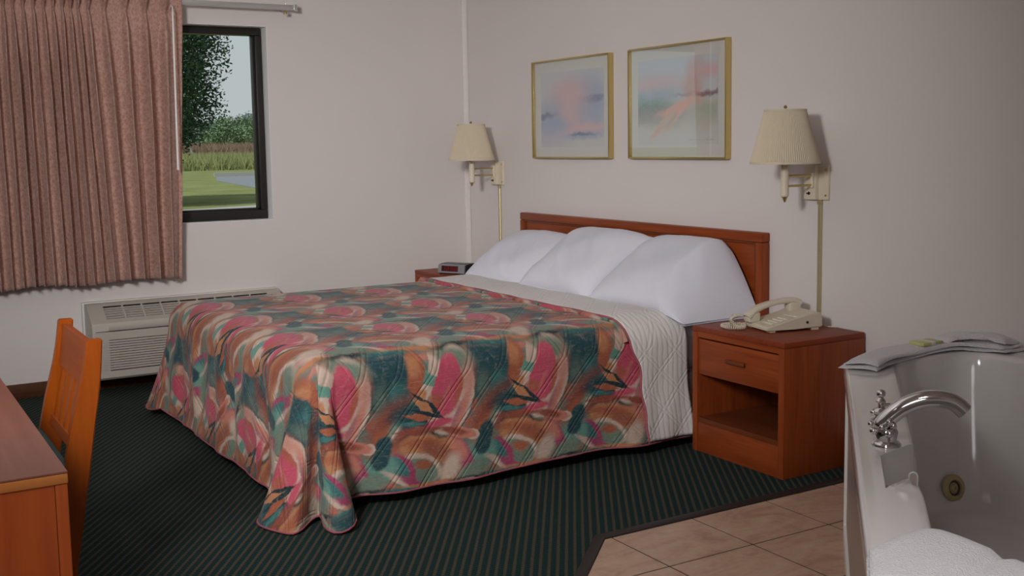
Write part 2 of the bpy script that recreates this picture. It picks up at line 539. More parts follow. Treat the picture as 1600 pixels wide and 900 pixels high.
# ---- bedspread print
PS, PT = 0.43, 0.535            # repeat along the bed and across it
def bedspread_mat(name):
    t = NT(name)
    uv = t.n('ShaderNodeUVMap'); uv.uv_map = 'cloth'
    sp = t.n('ShaderNodeSeparateXYZ'); t.l(uv.outputs[0], sp.inputs[0])
    # s runs along +Y (to the right on the near side), t runs along +X (downwards on the near side)
    raw = t.n('ShaderNodeCombineXYZ')
    t.l(sp.outputs[1], raw.inputs[0]); t.l(sp.outputs[0], raw.inputs[1])
    raw = raw.outputs[0]
    wv = t.n('ShaderNodeVectorMath', operation='SUBTRACT'); t.l(t.noise(raw, 13, 3, 0.6, 0.6, color=True), wv.inputs[0]); wv.inputs[1].default_value = (.5, .5, .5)
    warp = t.vmath('MULTIPLY', wv.outputs[0], (0.022, 0.022, 0))
    wv2 = t.n('ShaderNodeVectorMath', operation='SUBTRACT'); t.l(t.noise(raw, 75, 3, 0.6, 0.5, color=True), wv2.inputs[0]); wv2.inputs[1].default_value = (.5, .5, .5)
    warp2 = t.vmath('MULTIPLY', wv2.outputs[0], (0.012, 0.012, 0))
    pv = t.vmath('ADD', t.vmath('ADD', raw, warp), warp2)
    p2 = t.n('ShaderNodeSeparateXYZ'); t.l(pv, p2.inputs[0])
    S0, T0 = -1.447, 2.57        # right-hand outline of an arch; top of the arch
    ds = t.math('MULTIPLY', t.math('FRACT', t.math('MULTIPLY', t.math('SUBTRACT', p2.outputs[0], S0), 1 / PS)), PS)
    dt = t.math('MULTIPLY', t.math('FRACT', t.math('MULTIPLY', t.math('SUBTRACT', p2.outputs[1], T0), 1 / PT)), PT)
    cv = t.n('ShaderNodeCombineXYZ'); t.l(ds, cv.inputs[0]); t.l(dt, cv.inputs[1])
    cell = cv.outputs[0]
    K = 1.14
    teal = rgb(24, 60, 66, K); teal2 = rgb(48, 98, 96, K); teal3 = rgb(86, 128, 116, K)
    rust = rgb(122, 62, 48, K); rust2 = rgb(142, 78, 54, K); tan = rgb(160, 108, 74, K)
    cream = rgb(172, 152, 138, K); pink = rgb(166, 66, 86, K); salmon = rgb(168, 104, 90, K)
    mag = rgb(138, 56, 86, K); ggrey = rgb(96, 112, 98, K); dark = rgb(16, 38, 42, K); mauve = rgb(142, 96, 100, K)
    # streaky ground
    stre = t.noise(t.mapping(raw, rot=(0, 0, math.radians(35)), scale=(14, 60, 1)), 1.0, 4, 0.65, 0.6)
    blot = t.noise(raw, 16, 3, 0.6)
    ground = t.mix(t.maprange(blot, 0.4, 0.6, 0, 1, True), t.mix(stre, rust, salmon), t.mix(stre, teal2, ggrey))
    k = PS / 605.0
    def P(cx, cy, rx, ry, ang, c, soft=.07, kind='E', op=1.0):
        # zoom pixels of the measured close-up -> metres in the repeat, wrapped copies where it leaves the cell
        x = (cx - 50) * k; y = (cy - 130) * k
        R = max(rx, ry) * k * 1.1
        outl = []
        for ox in (-PS, 0, PS):
            for oy in (-PT, 0, PT):
                X, Y = x + ox, y + oy
                if -R < X < PS + R and -R < Y < PT + R:
                    outl.append((X, Y, rx * k, ry * k, ang, c, soft, kind, op))
        return outl
    L = []
    # fan
    L += P(352, 612, 190, 98, 12, dark, .06); L += P(345, 625, 180, 95, 12, tan, .10); L += P(300, 590, 120, 30, 8, rust2, .5, 'E', .8)
    L += P(400, 660, 110, 50, 30, rust, .6, 'E', .8)
    # lower shapes
    L += P(285, 735, 125, 84, 28, cream, .10); L += P(280, 752, 108, 72, 28, ggrey, .12); L += P(300, 720, 50, 30, 10, rust2, .5)
    L += P(175, 730, 64, 105, -28, mag, .12); L += P(150, 722, 48, 88, -28, teal2, .15)
    L += P(655, 700, 100, 95, 30, teal3, .3); L += P(545, 705, 42, 120, -18, mag, .3); L += P(520, 660, 40, 70, -20, salmon, .4)
    L += P(455, 770, 50, 95, 28, cream, .4); L += P(160, 800, 120, 22, 38, cream, .3); L += P(240, 830, 110, 26, 36, mag, .35)
    L += P(590, 800, 100, 50, -20, ggrey, .4)
    # streak rows above the arches (on the top of the bed)
    L += P(330, 868, 330, 24, -3, salmon, .5); L += P(420, 850, 260, 14, 4, tan, .4)
    L += P(200, 855, 190, 14, 2, teal2, .5); L += P(120, 876, 120, 10, -2, cream, .5)
    L += P(560, 845, 120, 12, -4, dark, .5)
    # teal field between the arches
    L += P(165, 235, 128, 130, 0, teal, .15, 'B'); L += P(175, 265, 75, 55, -30, teal2, .7, 'E', .8)
    L += P(700, 250, 60, 150, 0, teal, .3)
    L += P(95, 300, 40, 90, 10, ggrey, .8, 'E', .55)
    # rust brushwork
    L += P(135, 470, 190, 90, -50, rust, .55); L += P(95, 520, 120, 36, -52, rust2, .6); L += P(170, 400, 90, 30, -48, rgb(88, 52, 50, K), .7)
    L += P(185, 462, 185, 24, -50, teal3, .7, 'E', .9); L += P(150, 520, 110, 12, -50, cream, .7, 'E', .9)
    L += P(330, 440, 175, 95, 12, teal, .3)
    # left column of the arch
    L += P(312, 205, 52, 110, 6, rust2, .25); L += P(300, 150, 36, 40, 0, tan, .5, 'E', .8)
    # arch outline, cream band, pink heart
    L += P(500, 330, 262, 148, 109, dark, .06)
    L += P(505, 330, 246, 136, 108, cream, .06)
    L += P(540, 140, 120, 34, 8, ggrey, .5); L += P(615, 250, 40, 90, 12, salmon, .7, 'E', .7)
    L += P(545, 455, 150, 26, 118, salmon, .5); L += P(520, 470, 110, 14, 118, mauve, .5)
    L += P(482, 285, 168, 92, 105, pink, .08); L += P(560, 290, 110, 16, 106, rust2, .4, 'E', .8); L += P(470, 330, 100, 10, 116, salmon, .6, 'E', .6)
    L += P(405, 345, 48, 42, 20, rust2, .4, 'E', .8)
    # cream band, teal bar and tan foot beside the heart
    L += P(378, 232, 118, 30, 118, cream, .12, 'B'); L += P(385, 212, 34, 32, 22, teal3, .12, 'B'); L += P(330, 300, 40, 26, 118, tan, .3)
    # feathers
    L += P(368, 372, 150, 20, 46, dark, .2, 'D'); L += P(335, 368, 78, 30, 42, tan, .15, 'D'); L += P(370, 425, 140, 16, 22, dark, .2, 'D')
    L += P(300, 432, 95, 26, 14, rust2, .2, 'D'); L += P(255, 466, 90, 18, 6, teal2, .3, 'D'); L += P(300, 512, 160, 30, 2, rust, .3, 'D')
    L += P(425, 482, 80, 26, -6, pink, .4)
    # finger with white tip and teal knot
    L += P(690, 590, 80, 46, -60, teal, .2); L += P(60, 660, 60, 46, -60, teal, .2); L += P(612, 585, 40, 34, 0, cream, .12)
    L += P(545, 562, 90, 36, 18, salmon, .15); L += P(500, 545, 80, 24, 18, rust, .4)
    col = paint(t, cell, ground, L)
    # watercolour mottling
    mot = t.noise(raw, 45, 5, 0.7, 1.2)
    col = t.mix(t.maprange(mot, 0.56, 0.75, 0, 0.35), col, cream)
    col = t.mix(t.maprange(mot, 0.25, 0.45, 0.45, 0), col, t.mix(0.55, col, dark))
    st2 = t.noise(t.mapping(raw, rot=(0, 0, math.radians(-48)), scale=(30, 190, 1)), 1.0, 3, 0.6)
    col = t.mix(t.maprange(st2, 0.5, 0.8, 0, 0.35), col, t.mix(0.5, col, cream))
    # quilting: double diagonal stitch lines both ways
    def lines(sign, per, off=0.0):
        d = t.math('ADD', t.math('MULTIPLY', sp.outputs[1], 0.78), t.math('MULTIPLY', sp.outputs[0], sign * 0.64))
        f = t.math('ABSOLUTE', t.math('SUBTRACT', t.math('FRACT', t.math('ADD', t.math('MULTIPLY', d, 1 / per), off)), 0.5))
        return f
    f1 = lines(1, 0.115); f2 = lines(-1, 0.23, .3)
    def groove(f, c, w):
        return t.maprange(t.math('ABSOLUTE', t.math('SUBTRACT', f, c)), 0.0, w, 0, 1, True)
    g = t.math('MULTIPLY', t.math('MULTIPLY', groove(f1, 0.07, 0.05), t.math('ADD', t.math('MULTIPLY', groove(f2, 0.035, 0.03), 0.5), 0.5)), 1.0)
    puff = t.math('ADD', t.math('MULTIPLY', g, 0.5), t.math('ADD', t.math('MULTIPLY', t.noise(raw, 24, 3, 0.55, 0.4), 0.7), t.math('MULTIPLY', t.noise(t.mapping(raw, rot=(0, 0, math.radians(50)), scale=(25, 70, 1)), 1.0, 3, 0.55, 0.6), 0.5)))
    t.bsdf(col, 0.72, 0, 0.25, t.bump(puff, 0.55, 0.010), 0, 0.1)
    return t.m
MAT['spread'] = bedspread_mat('painterly_bedspread_print')

# lining: cream with channel stitching
t = NT('cream_quilted_lining')
uv = t.n('ShaderNodeUVMap'); uv.uv_map = 'cloth'
sp = t.n('ShaderNodeSeparateXYZ'); t.l(uv.outputs[0], sp.inputs[0])
wob = t.math('MULTIPLY', t.noise(uv.outputs[0], 9, 2), 0.03)
st = t.math('ABSOLUTE', t.math('SUBTRACT', t.math('FRACT', t.math('MULTIPLY', t.math('ADD', sp.outputs[1], wob), 1 / 0.026)), 0.5))
d1 = t.math('ADD', t.math('MULTIPLY', sp.outputs[1], 0.78), t.math('MULTIPLY', sp.outputs[0], 0.64))
d2 = t.math('SUBTRACT', t.math('MULTIPLY', sp.outputs[1], 0.78), t.math('MULTIPLY', sp.outputs[0], 0.64))
gs = None
for d in (d1, d2):
    f = t.math('ABSOLUTE', t.math('SUBTRACT', t.math('FRACT', t.math('MULTIPLY', d, 1 / 0.125)), 0.5))
    g1 = t.maprange(t.math('ABSOLUTE', t.math('SUBTRACT', f, 0.07)), 0, 0.06, 0, 1, True)
    gs = g1 if gs is None else t.math('MULTIPLY', gs, g1)
sm = t.maprange(st, 0.0, 0.35, 0, 1, True)
col = t.mix(sm, (0.66, 0.63, 0.61, 1), (0.74, 0.715, 0.70, 1))
hh = t.math('ADD', t.math('MULTIPLY', sm, 0.35), t.math('ADD', t.math('MULTIPLY', gs, 0.5), t.math('MULTIPLY', t.noise(uv.outputs[0], 24, 3), 0.8)))
t.bsdf(col, 0.85, 0, 0.2, t.bump(hh, 0.30, 0.008))
MAT['lining'] = t.m
MAT['binding'] = plain('rose_binding', rgb(140, 72, 82, 1.25), 0.8, var=0.45, scale=14)

# pictures
def art(name, shapes, paper, sx, sz):
    t = NT(name)
    v = t.coord('Object')
    sp = t.n('ShaderNodeSeparateXYZ'); t.l(v, sp.inputs[0])
    c = t.n('ShaderNodeCombineXYZ'); t.l(sp.outputs[0], c.inputs[0]); t.l(sp.outputs[2], c.inputs[1])
    raw = c.outputs[0]
    wv = t.n('ShaderNodeVectorMath', operation='SUBTRACT'); t.l(t.noise(raw, 14, 5, 0.65, color=True), wv.inputs[0]); wv.inputs[1].default_value = (.5, .5, .5)
    p = t.vmath('ADD', raw, t.vmath('MULTIPLY', wv.outputs[0], (0.10, 0.06, 0)))
    base = t.mix(t.noise(raw, 9, 4), paper, tuple(q * 0.95 for q in paper[:3]) + (1,))
    col = paint(t, p, base, shapes)
    # hatch of chalk strokes
    h = t.noise(t.mapping(raw, rot=(0, 0, .5), scale=(60, 300, 1)), 1.0, 2)
    col = t.mix(t.maprange(h, 0.45, 0.75, 0, .25), col, paper)
    t.bsdf(col, 0.9, 0, 0.1)
    return t.m

# outdoors
t = NT('mown_grass')
v = t.coord('Object')
col = t.ramp(t.noise(v, 0.5, 5, 0.7), [(0.3, (0.17, 0.19, 0.075, 1)), (0.7, (0.29, 0.30, 0.13, 1))])
t.bsdf(col, 1.0, 0, 0.0, t.bump(t.noise(v, 12, 3), 0.4, 0.05))
MAT['lawn'] = t.m
def leaf_mat(name, a, b):
    t = NT(name)
    v = t.coord('Object')
    f = t.noise(v, 2.2, 3)
    col = t.mix(f, a, b)
    t.bsdf(col, 0.6, 0, 0.3)
    return t.m
MAT['leaf'] = leaf_mat('dark_green_leaves', (0.020, 0.055, 0.026, 1), (0.060, 0.125, 0.055, 1))
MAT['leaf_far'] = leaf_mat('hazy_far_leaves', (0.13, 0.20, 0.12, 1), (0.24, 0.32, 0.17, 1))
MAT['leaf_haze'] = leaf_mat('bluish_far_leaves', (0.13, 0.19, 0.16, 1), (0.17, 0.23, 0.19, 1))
MAT['tall'] = leaf_mat('yellow_green_tall_grass', (0.26, 0.30, 0.11, 1), (0.36, 0.35, 0.16, 1))
MAT['seed'] = leaf_mat('reddish_seed_grass', (0.22, 0.14, 0.09, 1), (0.34, 0.24, 0.16, 1))

# ================================================================== the setting
RX, RY, RZ = 7.6, -6.2, 2.45           # room extents
WY0, WY1, WZ0, WZ1 = -3.30, -1.300, 0.872, 1.972   # window opening
WT = 0.20                              # outer wall thickness
# carpet (with the corner cut) -------------------------------------
EX = 3.381; CY = -1.381
tile_poly = [(EX, 0.0), (EX, CY), (EX + (CY - RY), RY), (RX, RY), (RX, 0.0)]
carpet_poly = [(0, 0), (0, RY), (EX + (CY - RY), RY), (EX, CY), (EX, 0)]
mb = MB().prism(carpet_poly, -0.10, 0.0)
floor = tag(build('floor', mb, MAT['carpet'], None, 0), 'dark green carpet with rows of tan flecks under the bed', 'carpet', None, 'structure')

def clip(poly, a, b):
    """keep the part of poly left of the directed line a->b"""
    out = []
    def side(p): return (b[0] - a[0]) * (p[1] - a[1]) - (b[1] - a[1]) * (p[0] - a[0])
    for i in range(len(poly)):
        p, q = poly[i], poly[(i + 1) % len(poly)]
        sp_, sq = side(p), side(q)
        if sp_ >= 0: out.append(p)
        if (sp_ >= 0) != (sq >= 0):
            f = sp_ / (sp_ - sq)
            out.append((p[0] + (q[0] - p[0]) * f, p[1] + (q[1] - p[1]) * f))
    return out
mb = MB().prism(tile_poly, -0.10, -0.0008)
tfloor = tag(build('floor', mb, MAT['grout'], None, 0), 'beige tiled floor beside the whirlpool tub', 'tile floor', None, 'structure')
TS = 0.340; g = 0.0034
tub_poly = [(3.76, 0), (3.76, -0.62), (5.15, -2.06), (5.70, -2.06), (5.70, 0)]
def inside(p, poly):
    r = False
    for i in range(len(poly)):
        a, b = poly[i], poly[i - 1]
        if (a[1] > p[1]) != (b[1] > p[1]) and p[0] < (b[0] - a[0]) * (p[1] - a[1]) / (b[1] - a[1]) + a[0]:
            r = not r
    return r
for i in range(-1, 13):
    for j in range(-15, 5):
        x0 = 3.680 + TS * i; y0 = -1.352 + TS * j
        q = [(x0 + g, y0 + g), (x0 + TS - g, y0 + g), (x0 + TS - g, y0 + TS - g), (x0 + g, y0 + TS - g)]
        if all(inside(c, tub_poly) for c in q): continue
        for a, b in (((EX + .004, 0), (EX + .004, CY)),):
            q = clip(q, b, a) if False else clip(q, (EX + .004, CY - 9), (EX + .004, 0)) if False else q
        q = [(min(max(x, EX + .003), RX - .01), min(max(y, RY + .01), -0.003)) for x, y in q]
        if q[1][0] - q[0][0] < .01 or q[2][1] - q[1][1] < .01: continue
        q = clip(q, (EX + .003, CY), (EX + .003 + (CY - RY), RY))
        if len(q) < 3: continue
        build('tile', MB().prism(q, -0.010, 0.0005), MAT['tile'], tfloor, 0)
# carpet edging
w = 0.034
d45 = (math.sqrt(.5), -math.sqrt(.5)); n45 = (-math.sqrt(.5), -math.sqrt(.5))
e1 = (EX, CY)
k1 = (EX - w, CY - w * math.tan(PI / 8))
far = (EX + 3.2, CY - 3.2)
mb = MB()
def strip(prof):
    vs = []; n = len(prof)
    for (o, z) in prof:
        vs.append((EX - o, -0.02, z))
    for (o, z) in prof:
        vs.append((EX - o, CY - o * math.tan(PI / 8), z))
    for (o, z) in prof:
        vs.append((EX + 3.2 + n45[0] * o, CY - 3.2 + n45[1] * o, z))
    fs = []
    for s in range(2):
        for i in range(n):
            fs.append((s * n + i, s * n + (i + 1) % n, (s + 1) * n + (i + 1) % n, (s + 1) * n + i))
    fs += [tuple(range(n)), tuple(range(2 * n, 3 * n))]
    return vs, fs
mb.add(*strip([(-0.003, 0.0), (0.0, 0.005), (0.012, 0.009), (w, 0.007), (w + .004, 0.0)]))
tag(build('trim_1', mb, MAT['vinyl'], None, 30), 'dark vinyl edging between green carpet and beige tiles', 'floor trim', None, 'structure')

# walls -------------------------------------------------------------
wl = thing('wall_left', (0, 0, 0), 'pale wall with the window and the wall heater', 'wall', None, 'structure')
mb = MB()
mb.box(-WT, 0, RY, WY0, -0.1, RZ); mb.box(-WT, 0, WY1, 0.0, -0.1, RZ)
mb.box(-WT, 0, WY0, WY1, -0.1, WZ0); mb.box(-WT, 0, WY0, WY1, WZ1, RZ)
build('wall_face', mb, MAT['wall'], wl, 0)
mb = MB()
e = 0.003
mb.box(-WT, -0.001, WY1 - e, WY1 + .0, WZ0, WZ1); mb.box(-WT, -0.001, WY0, WY0 + e, WZ0, WZ1)
mb.box(-WT, -0.001, WY0, WY1, WZ0, WZ0 + e); mb.box(-WT, -0.001, WY0, WY1, WZ1 - e, WZ1)
build('window_reveal', mb, MAT['reveal'], wl, 0)
tag(build('wall_back', MB().box(-WT, RX, 0, .15, -0.1, RZ), MAT['wall'], None, 0), 'pale wall behind the headboard with pictures and lamps', 'wall', None, 'structure')
tag(build('wall_front', MB().box(-WT, RX, RY - .15, RY, -0.1, RZ), MAT['wall'], None, 0), 'pale wall behind the camera', 'wall', None, 'structure')
mb = MB().box(5.76, RX + .1, -2.12, 0, -0.1, RZ)
mb.box(RX, RX + .15, RY, -2.12, -0.1, RZ)
tag(build('wall_right', mb, MAT['wall'], None, 0), 'pale wall at the right end of the tub', 'wall', None, 'structure')
tag(build('ceiling', MB().box(-WT, RX + .15, RY - .15, .15, RZ, RZ + .1), MAT['ceiling'], None, 0), 'white ceiling above the room', 'ceiling', None, 'structure')
mb = MB().box(0, 0.014, RY, -0.03, 0, 0.078, .003)
tag(build('baseboard_left', mb, MAT['base'], None, 30), 'dark brown wooden baseboard under the window wall heater', 'baseboard', None, 'structure')
mb = MB().box(0.02, 3.66, -0.014, 0, 0, 0.078, .003)
tag(build('baseboard_back', mb, MAT['base'], None, 30), 'dark brown wooden baseboard behind the bed', 'baseboard', None, 'structure')
# white raceway strip in the corner
mb = MB().box(0.0, 0.012, -0.038, -0.001, 0.08, RZ, .004)
tag(build('trim_2', mb, MAT['raceway'], None, 30), 'white vertical strip in the room corner behind the left lamp', 'corner trim', None, 'structure')
# tub splash moulding on the back wall
mb = MB().box(3.64, 5.75, -0.014, 0, 0.553, 0.566, .003)
tag(build('trim_3', mb, MAT['ivory'], None, 30), 'thin cream bead along the wall above the tub', 'wall trim', None, 'structure')

# window ------------------------------------------------------------
win = thing('window_1', (-0.11, (WY0 + WY1) / 2, WZ0), 'dark bronze framed window beside the rose curtain', 'window', None, 'structure')
fw = 0.052; x0, x1 = -0.15, -0.08
a, b, c, d = WY0 + .003, WY1 - .004, WZ0 + .003, WZ1 - .004
build('frame_sill', MB().box(x0, x1, a, b, c, c + fw, .004), MAT['bronze'], win, 30)
build('frame_head', MB().box(x0, x1, a, b, d - fw * .8, d, .004), MAT['bronze'], win, 30)
build('frame_jamb', MB().box(x0, x1, b - fw * .75, b, c + fw + .0005, d - fw * .8 - .0005, .004), MAT['bronze'], win, 30)
build('frame_jamb', MB().box(x0, x1, a, a + fw * .75, c + fw + .0005, d - fw * .8 - .0005, .004), MAT['bronze'], win, 30)
build('frame_mullion', MB().box(x0, x1, -2.35, -2.30, c + fw + .0005, d - fw * .8 - .0005, .004), MAT['bronze'], win, 30)
mb = MB()
mb.box(x0 + .01, x1 - .02, b - fw * .75 - .014, b - fw * .75 + .002, c + fw, d - fw * .8, .002)
mb.box(x0 + .01, x1 - .02, -2.30, b - fw * .7, c + fw - .002, c + fw + .012, .002)
build('glazing_bead', mb, MAT['bronze'], win, 30)
build('pane', MB().box(-0.122, -0.118, a + .02, -2.33, c + .02, d - .02), MAT['pane'], win, 0)
build('pane', MB().box(-0.122, -0.118, -2.32, b - .02, c + .02, d - .02), MAT['pane'], win, 0)

# ================================================================== curtain and rod
topY = [-1.901, -2.004, -2.103, -2.209, -2.288, -2.335, -2.372, -2.412, -2.455, -2.5, -2.549, -2.596, -2.644, -2.688]
botY = [-1.923, -2.002, -2.076, -2.150, -2.229, -2.283, -2.331, -2.379, -2.426, -2.473, -2.526, -2.578, -2.627, -2.672]
while topY[-1] > -3.5:
    topY.append(topY[-1] - 0.055); botY.append(botY[-1] - 0.055)
kk = list(range(len(topY)))
EDGE_T, EDGE_B = -1.802, -1.868
kt = [-0.62] + kk; yt = [EDGE_T] + topY; yb = [EDGE_B] + botY
ZT, ZB = 2.115, 0.588
ZP = 2.005
rnd = [random.uniform(-1, 1) for _ in range(60)]
def curt(fu, fv):
    ph = -0.62 + fu * (kk[-1] + 0.62)
    z = ZB + (ZT - ZB) * fv
    m = min(1, max(0, (z - ZB) / (ZP - ZB)))
    y = interp(ph, kt, yb) * (1 - m) + interp(ph, kt, yt) * m
    i = int(math.floor(ph + 0.5)) + 1
    w = 0.5 + 0.5 * math.cos(2 * PI * ph)
    wide = min(1, max(.62, (interp(ph - .5, kt, yt) - interp(ph + .5, kt, yt)) / .1)) if ph > -.1 else .8
    pin = 1 - .6 * math.exp(-((z - ZP) / .016) ** 2)
    if z > ZP:      # header: pinched pleats opening a little upwards
        q = min(1, (z - ZP) / .07)
        p = 16 - 11 * q
        amp = (0.034 + 0.030 * q) * pin
        x = 0.122 + amp * w ** p + .006 * q * w ** 3 * math.cos(14 * PI * ph)
    else:
        s = sstep(ZP - z, 0.0, 0.40)
        q = min(1, (ZP - z) / .10)
        p = (16 - 12 * q) * (1 - s) + (0.95 + .2 * rnd[(i + 3) % 60]) * s
        amp = (0.030 + .012 * q + s * (0.058 * wide + 0.016 * rnd[i % 60])) * pin
        x = 0.122 - 0.035 * s + amp * w ** p
        # a soft second fold between pleats
        x += s * 0.006 * math.sin(4 * PI * ph + rnd[(i * 3) % 60] * 2 + z * 1.5)
        y += s * 0.012 * wide * math.sin(2 * PI * ph + 0.5 * rnd[(i + 7) % 60]) * (1 if ph > 0 else max(0, 1 + ph / .6))
    x += 0.004 * math.sin(9 * z + ph * 2.1)
    if ph < 0: x = x * 1.0 + 0.02 * (-ph) * (1 - m)
    zz = z + (0.006 * math.sin(ph * 2 * PI + 1) + 0.008 * math.sin(ph * .7)) * (1 - fv) ** 3
    return (x, y, zz)
NU, NV = 1000, 84
mb = MB().grid(curt, NU, NV)
# uv = cloth length along the fold
acc = []
for j in range(NV + 1):
    L_ = 0.0
    for i in range(NU + 1):
        acc.append((i / NU * 4.6, mb.v[j * (NU + 1) + i][2]))
mb.uv = acc
cur = thing('curtain', (0.1, -2.5, ZB), 'dusty rose pinch pleated curtain hanging over the window', 'curtain')
o = build('curtain_panel', mb, MAT['curtain'], cur, 60, recalc=False)
sol = o.modifiers.new('thickness', 'SOLIDIFY'); sol.thickness = 0.004; sol.offset = 0
# hem turn-up stitched band
def hemf(fu, fv):
    p = curt(fu, 0.055 * fv - 0.0)
    return (p[0] + 0.004, p[1], p[2] - .001)
build('wand', MB().tube([(0.205, -1.876, 2.005), (0.200, -1.880, 1.6), (0.195, -1.884, 1.175)], [.0045, .0055, .0065], 10), MAT['white_plastic'], cur, 40)
tagw = kids(cur)[-1]; tagw['label'] = 'slim white pull wand on the curtain edge'
build('wand_hook', MB().tube([(0.14, -1.874, 2.03), (0.17, -1.874, 2.045), (0.20, -1.875, 2.03), (0.205, -1.876, 2.0)], .003, 8), MAT['white_plastic'], cur, 40)

rod = thing('curtain_rod', (0.1, -2.4, 2.05), 'silver traverse rod ending above the window', 'curtain rod')
build('track', MB().box(0.092, 0.110, -3.6, -1.157, 2.055, 2.085, .004), MAT['alu'], rod, 30)
build('end_bracket', MB().box(0.0, 0.095, -1.215, -1.185, 2.060, 2.078, .002), MAT['alu'], rod, 30)
build('end_cap', MB().box(0.088, 0.114, -1.172, -1.152, 2.051, 2.089, .003), MAT['alu'], rod, 30)
build('pulley', MB().lathe([(.003, -.012), (.010, -.010), (.010, .0), (.004, .012)], (0.104, -1.222, 2.042), 12), MAT['brass'], rod, 40)
build('set_screw', MB().lathe([(.004, 0), (.004, .006)], (0.101, -1.215, 2.085), 8), MAT['alu'], rod, 40)

# ================================================================== wall heater
AY0, AY1 = -2.376, -1.307
hv = thing('wall_heater', (0.0, (AY0 + AY1) / 2, 0.09), 'beige through-wall heater and air conditioner under the window', 'air conditioner')
prof = [(0.028, 0.095), (0.215, 0.088), (0.228, 0.10), (0.228, 0.375), (0.222, 0.388), (0.085, 0.470), (0.07, 0.474), (0.028, 0.474)]
def xz_extrude(mb, prof, y0, y1):
    n = len(prof)
    vs = [(x, y0, z) for x, z in prof] + [(x, y1, z) for x, z in prof]
    fs = [tuple(range(n)), tuple(range(2 * n - 1, n - 1, -1))]
    fs += [(i, n + i, n + (i + 1) % n, (i + 1) % n) for i in range(n)]
    return mb.add(vs, fs)
# hollow shell: end caps, top strip, bottom, and front frame around grille and louvres
mb = MB()
xz_extrude(mb, prof, AY0 + .004, AY0 + .085); xz_extrude(mb, prof, AY1 - .085, AY1 - .004)
gy0, gy1 = AY0 + .085, AY1 - .085
xz_extrude(mb, [(0.028, 0.474), (0.028, 0.455), (0.080, 0.455), (0.100, 0.4608), (0.085, 0.470), (0.07, 0.474)], gy0, gy1)
xz_extrude(mb, [(0.188, 0.404), (0.180, 0.392), (0.205, 0.345), (0.224, 0.345), (0.228, 0.352), (0.228, 0.375), (0.222, 0.388)], gy0, gy1)
xz_extrude(mb, [(0.195, 0.095), (0.215, 0.088), (0.228, 0.10), (0.228, 0.135), (0.195, 0.135)], gy0, gy1)
xz_extrude(mb, [(0.202, 0.342), (0.230, 0.342), (0.230, 0.300), (0.202, 0.300)], gy0 - .07, gy1 + .07)
build('casing', mb, MAT['ptac'], hv, 30)
build('sleeve', MB().box(0.0, 0.030, AY0 - .006, AY1 + .006, 0.085, 0.480, .003), MAT['ptac_sleeve'], hv, 30)
mb = MB().box(0.03, 0.195, gy0, gy1, 0.10, 0.300)
xz_extrude(mb, [(0.03, 0.30), (0.17, 0.30), (0.17, 0.36), (0.085, 0.44), (0.03, 0.44)], gy0, gy1)
build('dark_inside', mb, MAT['dark_gap'], hv, 0)
# seam line under the slanted top
build('seam', MB().box(0.220, 0.2290, AY0 + .02, AY1 - .02, 0.3435, 0.3465), MAT['dark_gap'], hv, 0)
for k in range(12):
    z = 0.143 + k * 0.0132
    mb = MB()
    xz_extrude(mb, [(0.200, z), (0.230, z - .002), (0.2305, z + .0075), (0.200, z + .0095)], gy0 - .05, gy1 + .05)
    build('louver', mb, MAT['ptac'], hv, 30)
dx, dz = (0.188 - 0.100), (0.404 - 0.4608)
for k in range(5):
    f = (k + .8) / 5.6
    X, Z = 0.100 + dx * f, 0.4608 + dz * f
    mb = MB()
    xz_extrude(mb, [(X - .0026, Z + .0016), (X + .0026, Z - .0016), (X - .0005, Z - .009), (X - .0055, Z - .006)], gy0, gy1)
    build('grille_bar', mb, MAT['ptac'], hv, 0)
for k in range(1, 9):
    y = gy0 + (gy1 - gy0) * k / 9
    mb = MB()
    xz_extrude(mb, [(0.098, 0.4628), (0.190, 0.4034), (0.186, 0.392), (0.094, 0.452)], y - .004, y + .004)
    build('grille_divider', mb, MAT['ptac'], hv, 0)

# ================================================================== headboard
hb = thing('headboard', (1.69, -0.03, 0.3), 'cherry wood headboard panel fixed to the wall above the pillows', 'headboard')
hx0, hx1, hz0, hz1 = 0.689, 2.695, 0.30, 0.887
build('panel', MB().box(hx0 + .03, hx1 - .03, -0.036, -0.002, hz0, hz1 - .03), MAT['cherry_x'], hb, 30)
build('top_rail', MB().box(hx0, hx1, -0.050, -0.001, hz1 - .042, hz1, .006), MAT['cherry_x'], hb, 30)
build('side_rail', MB().box(hx0, hx0 + .042, -0.050, -0.001, hz0, hz1 - .0425, .006), MAT['cherry_z'], hb, 30)
build('side_rail', MB().box(hx1 - .042, hx1, -0.050, -0.001, hz0, hz1 - .0425, .006), MAT['cherry_z'], hb, 30)
mb = MB().box(hx0 + .042, hx1 - .042, -0.044, -0.030, hz1 - .052, hz1 - .042, .003)
mb.box(hx0 + .042, hx0 + .052, -0.044, -0.030, hz0, hz1 - .052, .003)
mb.box(hx1 - .052, hx1 - .042, -0.044, -0.030, hz0, hz1 - .052, .003)
build('bead_moulding', mb, MAT['cherry_in'], hb, 30)

# ================================================================== bed
bed = thing('bed', (1.69, -1.05, 0), 'king size bed base and white sheeted mattress against headboard', 'bed')
build('bed_frame', MB().box(0.80, 2.55, -1.98, -0.09, 0.0, 0.13, .01), MAT['black'], bed, 30)
build('box_spring', MB().box(0.74, 2.58, -2.00, -0.06, 0.13, 0.30, .02), MAT['sheet'], bed, 30)
build('mattress', MB().box(0.75, 2.585, -2.015, -0.055, 0.302, 0.530, .06, 4), MAT['sheet'], bed, 40)

